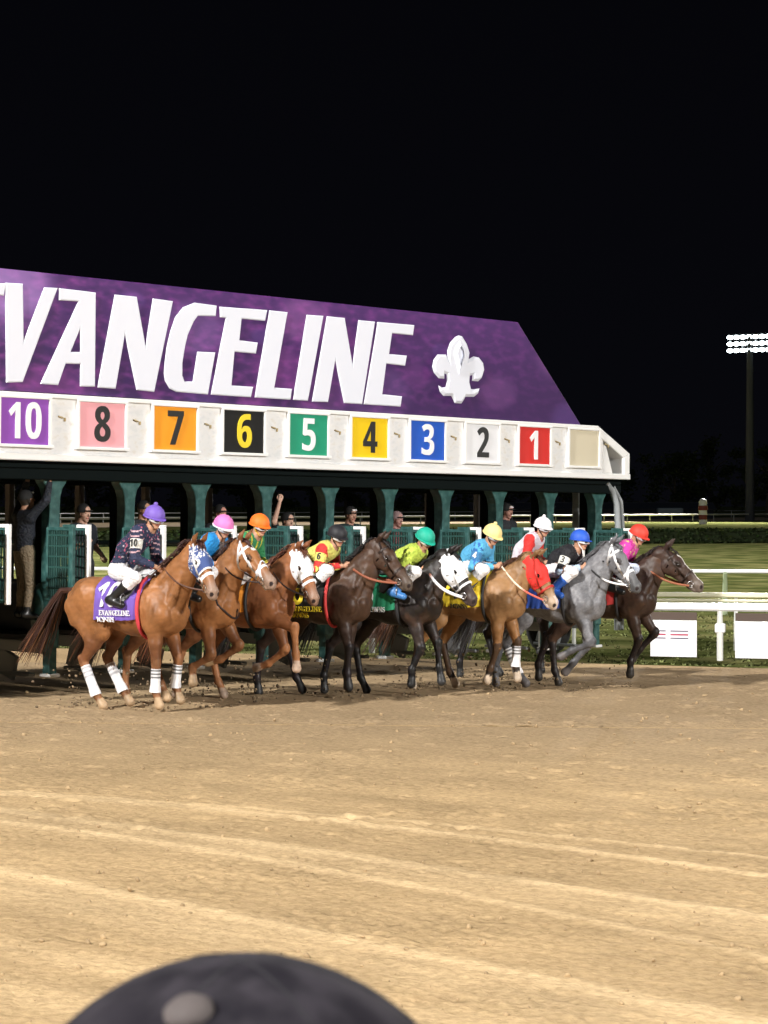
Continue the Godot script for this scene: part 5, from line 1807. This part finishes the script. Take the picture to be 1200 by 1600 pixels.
# ---------------------------------------------------------------- the field of horses
func build_horses() -> void:
	var nw := Color(0.80, 0.80, 0.82)
	var bk := Color(0.015, 0.015, 0.018)
	var hl := []
	# n: gate number, at: where the trunk stands (x, z), turn: towards the viewer, legs: degrees from straight down, forward positive
	var list := [
		{"n": 10, "at": Vector2(-3.10, -26.50), "turn": 26.0, "coat": "chestnut", "poll": Vector3(0.93, 1.90, 0.05), "pitch": 45.0, "yaw": 30.0, "fr": [2, -2, 20], "fl": [16, -8, 25], "hr": [22, -34, 24, 40], "hl": [36, -24, 30, 40], "tail": 0.35, "jx": 0.34, "jt": 2.41, "lean": 0.45, "hands": Vector3(0.50, 1.65, 0),
			"label": "bright chestnut horse in navy and white hood with purple number ten cloth", "hood": Color(0.05, 0.085, 0.24), "hood_trim": nw, "hood_pattern": true, "hood_hole": 0.036, "bridle": nw, "bridle_w": 0.026, "rein": Color(0.10, 0.045, 0.03), "cloth": Color(0.16, 0.09, 0.42), "girth": Color(0.62, 0.05, 0.07), "cloth_edge": Color(0.16, 0.09, 0.42),
			"wraps": [["fore_right", nw, bk], ["fore_left", nw, bk], ["hind_right", nw, Color(0.35, 0.35, 0.38)], ["hind_left", nw, Color(0.35, 0.35, 0.38)]],
			"print": [["10", 0.25, -0.125, 1.345, 0.74, nw, "Droid Sans"], ["EVANGELINE", 0.052, -0.01, 1.165, 0.84, nw, "Droid Serif"], ["DOWNS", 0.052, -0.14, 1.095, 0.86, nw, "Droid Serif"]]},
		{"n": 8, "at": Vector2(-2.53, -27.10), "turn": 26.0, "coat": "chestnut", "poll": Vector3(0.84, 1.86, 0.03), "pitch": 34.0, "yaw": 14.0, "fr": [8, -62, 5], "fl": [34, -58, -75], "hr": [10, -40, -5, 20], "hl": [30, -30, 15, 30], "jx": 0.58, "jt": 2.25, "hands": Vector3(0.60, 1.63, 0), "yoke": true,
			"label": "chestnut horse with white crossed noseband and white star, second from the left", "bridle": nw, "bridle_w": 0.030, "cross": true, "star": 1.0, "cloth": Color(0.65, 0.26, 0.30), "rein": Color(0.03, 0.015, 0.01)},
		{"n": 7, "at": Vector2(-1.88, -28.00), "turn": 28.0, "coat": "red_chestnut", "poll": Vector3(0.88, 1.80, 0.04), "pitch": 54.0, "yaw": 20.0, "fr": [66, 4, 5], "fl": [18, -55, -70], "hr": [5, -45, -15, 5], "hl": [28, -30, 15, 30], "jx": 0.31, "jt": 2.29, "hands": Vector3(0.50, 1.61, 0),
			"label": "red chestnut horse in plain white hood with round dark eye cups", "hood": nw, "hood_hole": 0.036, "bridle": nw, "cloth": Color(0.70, 0.25, 0.02), "rein": Color(0.03, 0.02, 0.02)},
		{"n": 6, "at": Vector2(-0.91, -28.70), "turn": 24.0, "coat": "bay", "poll": Vector3(0.88, 1.87, 0.0), "pitch": 42.0, "yaw": 6.0, "fr": [12, -4, 8], "fl": [-4, -8, 10], "hr": [8, -42, -10, 10], "hl": [30, -28, 18, 30], "jx": 0.31, "jt": 2.15, "hands": Vector3(0.50, 1.59, 0),
			"label": "dark bay horse with brown cheeks and black cloth with yellow six", "bridle": Color(0.03, 0.016, 0.012), "cloth": Color(0.010, 0.010, 0.011), "girth": Color(0.60, 0.05, 0.05), "rein": Color(0.28, 0.09, 0.045), "rein_w": 0.016, "star": 0.0, "print": [["6", 0.27, -0.10, 1.28, 0.86, Color(0.75, 0.58, 0.03), "Droid Sans"], ["EVANGELINE", 0.055, 0.0, 1.10, 0.86, Color(0.75, 0.58, 0.03), "Droid Serif"], ["DOWNS", 0.055, -0.10, 1.03, 0.86, Color(0.75, 0.58, 0.03), "Droid Serif"]]},
		{"n": 5, "at": Vector2(0.03, -29.00), "turn": 26.0, "coat": "black", "poll": Vector3(0.87, 1.74, 0.0), "pitch": 50.0, "yaw": 4.0, "fr": [14, -26, 0], "fl": [26, 4, 12], "hr": [5, -45, -15, 5], "hl": [26, -32, 10, 30], "jx": 0.54, "jt": 2.13, "hands": Vector3(0.60, 1.55, 0),
			"label": "black horse in white hood with small diamond shaped eye holes", "hood": nw, "hood_hole": 0.028, "bridle": nw, "cloth": Color(0.02, 0.26, 0.13), "rein": nw, "rein_w": 0.021, "rein2": Color(0.25, 0.09, 0.05), "rein_split": 7, "print": [["5", 0.24, -0.10, 1.28, 0.86, nw, "Droid Sans"], ["DOWNS", 0.055, 0.0, 1.10, 0.86, nw, "Droid Serif"]]},
		{"n": 4, "at": Vector2(1.20, -29.90), "turn": 26.0, "coat": "tan", "poll": Vector3(0.87, 1.68, 0.0), "pitch": 54.0, "yaw": 6.0, "fr": [0, -20, -15], "fl": [18, -4, 10], "hr": [5, -40, -15, 5], "hl": [28, -30, 15, 30], "jx": 0.30, "jt": 2.17, "hands": Vector3(0.46, 1.57, 0),
			"label": "pale tan horse wearing a bright red mesh hood", "hood": Color(0.70, 0.035, 0.025), "hood_hole": 0.026, "hood_back": -0.055, "bridle": Color(0.45, 0.03, 0.02), "cloth": Color(0.75, 0.55, 0.03), "rein": Color(0.62, 0.13, 0.09), "rein2": Color(0.80, 0.72, 0.55), "rein_split": 4, "rein_w": 0.013, "star": 1.0, "snip": true, "wraps": [["fore_left", nw, bk]], "print": [["4", 0.24, -0.12, 1.30, 0.86, Color(0.02, 0.02, 0.02), "Droid Sans"], ["DOWNS", 0.055, -0.05, 1.10, 0.86, Color(0.05, 0.04, 0.02), "Droid Serif"]]},
		{"n": 2, "at": Vector2(1.94, -32.20), "turn": 26.0, "coat": "black", "poll": Vector3(0.86, 1.74, 0.0), "pitch": 55.0, "yaw": 0.0, "fr": [10, -15, 5], "fl": [30, -50, -50], "hr": [5, -40, -15, 5], "hl": [28, -30, 15, 30], "jx": 0.42, "jt": 2.27, "hands": Vector3(0.54, 1.59, 0),
			"label": "black horse mostly hidden behind the red hooded horse", "cloth": Color(0.70, 0.71, 0.74)},
		{"n": 3, "at": Vector2(2.31, -30.20), "turn": 26.0, "coat": "grey", "poll": Vector3(0.86, 1.86, 0.0), "pitch": 44.0, "yaw": 16.0, "fr": [24, -70, -60], "fl": [4, -42, -40], "hr": [18, -36, 26, 40], "hl": [0, -45, -15, 5], "jx": 0.42, "jt": 2.13, "hands": Vector3(0.56, 1.59, 0),
			"label": "dapple grey horse with white bridle", "bridle": nw, "bridle_w": 0.030, "cross": true, "cloth": Color(0.03, 0.09, 0.42), "rein": nw, "rein2": Color(0.02, 0.02, 0.02), "rein_split": 5, "rein_w": 0.014, "wraps": [["hind_right", nw, bk]]},
		{"n": 1, "at": Vector2(3.08, -30.90), "turn": 20.0, "coat": "dark", "poll": Vector3(0.88, 1.76, 0.0), "pitch": 36.0, "yaw": 0.0, "fr": [14, -22, 0], "fl": [34, -44, -35], "hr": [10, -38, 5, 20], "hl": [-5, -45, -20, 5], "jx": 0.52, "jt": 2.17, "hands": Vector3(0.62, 1.55, 0),
			"label": "dark brown horse with narrow white blaze and red cloth, rightmost of the field", "blaze": true, "star": 0.9, "cloth": Color(0.42, 0.03, 0.03), "rein": Color(0.30, 0.10, 0.05), "rein_w": 0.014, "print": [["1", 0.24, -0.10, 1.30, 0.86, nw, "Droid Sans"]]},
	]
	for s in list:
		hl.append(horse(s))
	rng.seed = 55
	var lump := MB.new()
	lump.ball(Vector3.ZERO, Vector3(1, 0.7, 0.85), Basis.IDENTITY, 4, 6)
	var fm := MultiMesh.new()
	fm.transform_format = MultiMesh.TRANSFORM_3D
	fm.use_colors = true
	fm.mesh = lump.made()
	fm.instance_count = 1100
	for i in fm.instance_count:
		var xf: Transform3D = hl[i % hl.size()].xform
		var fore := rng.randf() < 0.4
		var hgt := pow(rng.randf(), 2.4) * 0.5
		var q := xf * Vector3((0.45 if fore else -0.55) + rng.randfn(-0.10, 0.16) - hgt * 0.6, 0, rng.randfn(0, 0.2))
		q.y = ground(q.x, q.z) + 0.01 + hgt
		fm.set_instance_transform(i, Transform3D(Basis(Vector3(rng.randf(), rng.randf(), rng.randf()).normalized(), rng.randf() * TAU).scaled(Vector3.ONE * (0.006 + 0.020 * pow(rng.randf(), 2.5))), q))
		fm.set_instance_color(i, Color(0.20, 0.145, 0.085) * rng.randf_range(0.6, 1.3))
	var fi := MultiMeshInstance3D.new()
	fi.name = "flying_dirt"
	fi.multimesh = fm
	fi.material_override = mat("clod")
	add_child(fi, true)
	tag(fi, "dirt clods thrown up around the hooves of the running horses", "dirt")
	fi.set_meta("kind", "stuff")
	var nz := noise
	var riders := [
		{"label": "person riding horse ten in navy silks with pink chevrons, purple helmet with pompom", "hat": Color(0.17, 0.10, 0.46), "pom": true, "turn": 22.0, "tilt": -16.0, "badge": "10", "top": func(p: Vector3, t: int) -> Color:
			var k := Color(0.016, 0.024, 0.065)
			if t in [1, 3]:
				var st := sin(p.y * 110.0 + absf(p.z) * 30.0)
				return Color(0.72, 0.45, 0.50) if st > 0.80 else k
			if nz.get_noise_3dv(p * 240.0) > 0.42:
				return Color(0.55, 0.12, 0.20)
			if nz.get_noise_3dv(p * 200.0 + Vector3(60, 0, 0)) > 0.50:
				return Color(0.62, 0.55, 0.66)
			return k},
		{"label": "person riding horse eight in bright blue silks and pink helmet with white band", "hat": Color(0.72, 0.20, 0.50), "hat_rim": nw, "turn": 25.0, "tilt": -20.0, "top": func(p: Vector3, t: int) -> Color:
			return Color(0.70, 0.74, 0.80) if t == 9 or (t == 0 and absf(p.z) < 0.05) else Color(0.012, 0.26, 0.66)},
		{"label": "person riding horse seven in green and yellow silks with orange helmet", "hat": Color(0.88, 0.17, 0.012), "turn": 20.0, "tilt": -15.0, "chin": Color(0.8, 0.5, 0.05), "top": func(p: Vector3, t: int) -> Color:
			return Color(0.66, 0.56, 0.05) if t in [2, 4] or (t == 0 and fposmod(p.z * 9.0, 1.0) < 0.28) else Color(0.025, 0.22, 0.085)},
		{"label": "person riding horse six in yellow silks with red sleeves and black helmet", "hat": Color(0.014, 0.014, 0.018), "turn": 24.0, "tilt": -18.0, "badge": "6", "badge_back": Color(0.72, 0.66, 0.16), "top": func(p: Vector3, t: int) -> Color:
			if t in [2, 4]:
				return Color(0.55, 0.03, 0.03) if nz.get_noise_3dv(p * 90.0) > -0.1 else Color(0.75, 0.68, 0.14)
			if t in [1, 3]:
				return Color(0.58, 0.035, 0.03)
			return Color(0.70, 0.66, 0.16)},
		{"label": "person riding horse five in lime green silks and teal helmet", "hat": Color(0.01, 0.38, 0.26), "turn": 22.0, "tilt": -30.0, "boots": Color(0.05, 0.18, 0.45), "boot_cuff": Color(0.60, 0.55, 0.12), "top": func(p: Vector3, t: int) -> Color:
			if t in [2, 4]:
				return Color(0.66, 0.74, 0.36)
			return Color(0.30, 0.42, 0.06) if nz.get_noise_3dv(p * 190.0) > 0.32 else Color(0.52, 0.66, 0.09)},
		{"label": "person riding horse four in light blue silks, cream helmet with pompom and yellow boots", "hat": Color(0.80, 0.66, 0.28), "pom": true, "turn": 20.0, "tilt": -26.0, "boots": Color(0.75, 0.56, 0.05), "badge": "4", "badge_back": Color(0.05, 0.20, 0.42), "badge_ink": nw, "top": func(p: Vector3, t: int) -> Color:
			return Color(0.03, 0.13, 0.40) if t == 1 and nz.get_noise_3dv(p * 100.0) > 0.1 else Color(0.10, 0.42, 0.70)},
		{"label": "person riding horse two in white silks with red sleeves and collar, white helmet", "hat": nw, "hat_rim": nw, "pom": true, "turn": 26.0, "tilt": -14.0, "top": func(_p: Vector3, t: int) -> Color:
			return Color(0.66, 0.03, 0.025) if t in [1, 2, 3, 4, 9] else Color(0.74, 0.68, 0.76)},
		{"label": "person riding the grey horse in black silks with white discs and blue helmet", "hat": Color(0.02, 0.10, 0.55), "turn": 10.0, "tilt": -6.0, "chin": nw, "goggle_band": nw, "boots": Color(0.03, 0.12, 0.50), "badge": "3", "top": func(_p: Vector3, t: int) -> Color:
			return Color(0.45, 0.58, 0.76) if t in [2, 4] else (nw if t == 9 else Color(0.014, 0.014, 0.018))},
		{"label": "person riding the rightmost horse in magenta silks with yellow dots and red helmet", "hat": Color(0.68, 0.05, 0.03), "turn": 16.0, "tilt": -26.0, "pants": Color(0.55, 0.62, 0.78), "top": func(p: Vector3, t: int) -> Color:
			if nz.get_noise_3dv(p * 130.0) > 0.36:
				return Color(0.72, 0.62, 0.22)
			return Color(0.30, 0.14, 0.62) if t in [2, 4] and nz.get_noise_3dv(p * 60.0) > 0.1 else Color(0.66, 0.05, 0.36)},
	]
	for i in riders.size():
		var w: Dictionary = riders[i]
		w["helmet"] = true
		jockey(list[i], hl[i], w)


# ---------------------------------------------------------------- a spectator close to the camera
func build_spectator() -> void:
	var st := MB.new()
	st.box(Vector3(0, 0.30, 2.6), Vector3(60.0, 0.60, 8.6), Basis.IDENTITY, 0.03)
	setting("spectator_terrace", st, mat("concrete", lin(0.30, 0.29, 0.27), 0.9))
	var root := thing("person", "spectator in a dark faded cap close to the camera, seen from behind", "spectator", Vector3(-0.057, 0.60, -0.86), deg_to_rad(95.0))
	var y := 1.583
	var fd := Field.new()
	fd.add(Vector3(0, 0.92, 0), Vector3(0, 1.2, 0), 0.13, 0.13, 0, 1.25)
	fd.add(Vector3(0, 1.2, 0), Vector3(0, 1.36, 0), 0.13, 0.12, 0, 1.3)
	fd.add(Vector3(0, 1.36, -0.17), Vector3(0, 1.36, 0.17), 0.08, 0.08, 0, 1.0)
	fd.add(Vector3(0, 1.36, 0), Vector3(0.0, 1.55, 0), 0.065, 0.06, 0, 1.0)
	for z in [-1.0, 1.0]:
		fd.add(Vector3(0, 1.36, 0.19 * z), Vector3(0.0, 1.08, 0.24 * z), 0.06, 0.05, 0)
		fd.add(Vector3(0.0, 1.08, 0.24 * z), Vector3(0.22, 0.98, 0.16 * z), 0.05, 0.034, 0)
		fd.add(Vector3(0, 0.90, 0.10 * z), Vector3(0.02, 0.48, 0.10 * z), 0.10, 0.07, 1)
		fd.add(Vector3(0.02, 0.48, 0.10 * z), Vector3(-0.02, 0.07, 0.10 * z), 0.065, 0.042, 1)
		fd.add(Vector3(-0.04, 0.05, 0.10 * z), Vector3(0.16, 0.035, 0.12 * z), 0.045, 0.035, 1)
	fd.bake(0.022)
	var body := MB.new()
	body.add(fd.skin(0.0, null, func(_p: Vector3, t: int) -> Color: return Color(0.04, 0.045, 0.055) if t == 0 else Color(0.03, 0.04, 0.07)))
	var hx := Transform3D(Basis.IDENTITY, Vector3(0.02, y, 0))
	body.add(face_field.skin(0.0, null, func(_p: Vector3, _t: int) -> Color: return Color(0.48, 0.27, 0.18)), hx)
	part("body", body, mat("skin"), root)
	var cap_m := mat("faded_cap", Color.WHITE, 0.85)
	cap_m.albedo_texture = grain(256, 0.02, 41, [[0.25, 0.5, 0.75], [lin(0.013, 0.012, 0.016), lin(0.023, 0.021, 0.026), lin(0.038, 0.034, 0.042)]], 5)
	cap_m.metallic_specular = 0.2
	cap_m.uv1_triplanar = true
	cap_m.uv1_scale = Vector3.ONE * 5.0
	var cp := MB.new()
	cp.ball(Vector3(0.0, y + 0.030, 0), Vector3(0.126, 0.107, 0.105), Basis.IDENTITY, 20, 40, Color.WHITE, 0.0, 0.58)
	var cap := part("cap", cp, cap_m, root)
	var seam := MB.new()
	for k in 3:
		var a := k * PI / 3.0 + 0.52
		var pts := []
		for i in 21:
			var t := lerpf(-1.7, 1.7, i / 20.0)
			var dv := Vector3(sin(t) * cos(a), cos(t), sin(t) * sin(a))
			pts.append(Vector3(0.0, y + 0.030, 0) + dv * Vector3(0.1258, 0.1068, 0.1048))
		var rr := []
		for i in 21:
			rr.append(0.0009)
		seam.tube(pts, rr, 5)
	part("seam", seam, mat("cap_seam", lin(0.014, 0.013, 0.017), 1.0), cap)
	var pk := MB.new()
	pk.ball(Vector3(0.13, y + 0.02, 0), Vector3(0.085, 0.010, 0.08), Basis(Vector3.BACK, -0.15), 8, 18)
	part("peak", pk, cap_m, cap)
	# pale round patch and darker stripes at the back
	var pt := MB.new()
	var dv := Vector3(-0.37, 0.905, -0.19).normalized()
	pt.ball(Vector3(0, y + 0.030, 0) + dv * Vector3(0.126, 0.107, 0.105), Vector3(0.010, 0.006, 0.010), Basis(Quaternion(Vector3.UP, (dv / Vector3(0.126, 0.107, 0.105)).normalized())), 5, 14)
	part("patch", pt, mat("cap_patch", lin(0.080, 0.066, 0.064), 0.8), cap)


# ---------------------------------------------------------------- the scene
func _ready() -> void:
	var cam := Camera3D.new()
	cam.name = "camera"
	cam.far = 4000.0
	cam.near = 0.05
	cam.position = Vector3(0, 2.5, 0)
	cam.rotation.x = -atan(12.0 / 3400.0)
	var at := CameraAttributesPhysical.new()
	at.frustum_focal_length = 51.0
	at.frustum_focus_distance = 29.0
	at.frustum_far = 4000.0
	at.exposure_aperture = 16.0
	cam.attributes = at
	add_child(cam)
	cam.fov = rad_to_deg(2.0 * atan(800.0 / 3400.0))
	cam.current = true
	var we := WorldEnvironment.new()
	we.name = "environment"
	var env := Environment.new()
	env.background_mode = Environment.BG_SKY
	var sky := Sky.new()
	var sm := ProceduralSkyMaterial.new()
	sm.sky_top_color = Color(0.010, 0.010, 0.018)
	sm.sky_horizon_color = Color(0.020, 0.021, 0.032)
	sm.ground_bottom_color = Color(0.010, 0.010, 0.012)
	sm.ground_horizon_color = Color(0.020, 0.021, 0.032)
	sky.sky_material = sm
	env.sky = sky
	env.tonemap_mode = Environment.TONE_MAPPER_LINEAR
	env.tonemap_exposure = 1.5
	env.sdfgi_enabled = true
	env.ssao_enabled = true
	env.ssil_enabled = true
	we.environment = env
	add_child(we)
	var moon := DirectionalLight3D.new()
	moon.name = "moonlight"
	moon.light_energy = 0.02
	moon.light_angular_distance = 0.5
	moon.light_color = Color(0.8, 0.88, 1.0)
	moon.rotation = Vector3(deg_to_rad(-55.0), deg_to_rad(-35.0), 0)
	moon.shadow_enabled = true
	add_child(moon)
	floodlight_mast(Vector3(-36, 0.3, 14.0), 36.0, Vector3(0, 0, -26), 7200.0, "floodlight mast of the grandstand, behind the viewer on the left", 4, 6)
	floodlight_mast(Vector3(42, 0.3, 15.0), 21.0, Vector3(0, 1, -31), 3000.0, "floodlight mast of the grandstand, behind the viewer on the right", 4, 6)
	floodlight_mast(Vector3(72, -0.15, -90.0), 32.0, Vector3(18, 0, -95), 4800.0, "floodlight mast on the right of the infield, outside the view", 4, 6)
	floodlight_mast(Vector3(-58, -0.15, -95.0), 32.0, Vector3(-12, 0, -98), 15000.0, "floodlight mast on the left of the infield, outside the view", 4, 6)
	floodlight_mast(Vector3(58.0, -0.15, -345.0), 29.4, Vector3(0, 1, -235), 19000.0, "lit floodlight mast on a tall pole at the far right", 3, 7, 0.62, 9.0)

	noise.seed = 11
	noise.frequency = 0.1
	noise.fractal_octaves = 3
	fine.seed = 12
	fine.frequency = 0.1
	fine.fractal_octaves = 2
	var t0 := Time.get_ticks_msec()
	build_ground()
	print("ground ", Time.get_ticks_msec() - t0)
	var gate := build_gate()
	print("gate ", Time.get_ticks_msec() - t0)
	build_rails()
	build_far()
	print("far ", Time.get_ticks_msec() - t0)
	make_head_field()
	make_person_parts()
	print("parts ", Time.get_ticks_msec() - t0)
	build_horses()
	print("horses ", Time.get_ticks_msec() - t0)
	build_assistants(gate)
	print("assistants ", Time.get_ticks_msec() - t0)
	build_spectator()
	print("all ", Time.get_ticks_msec() - t0)
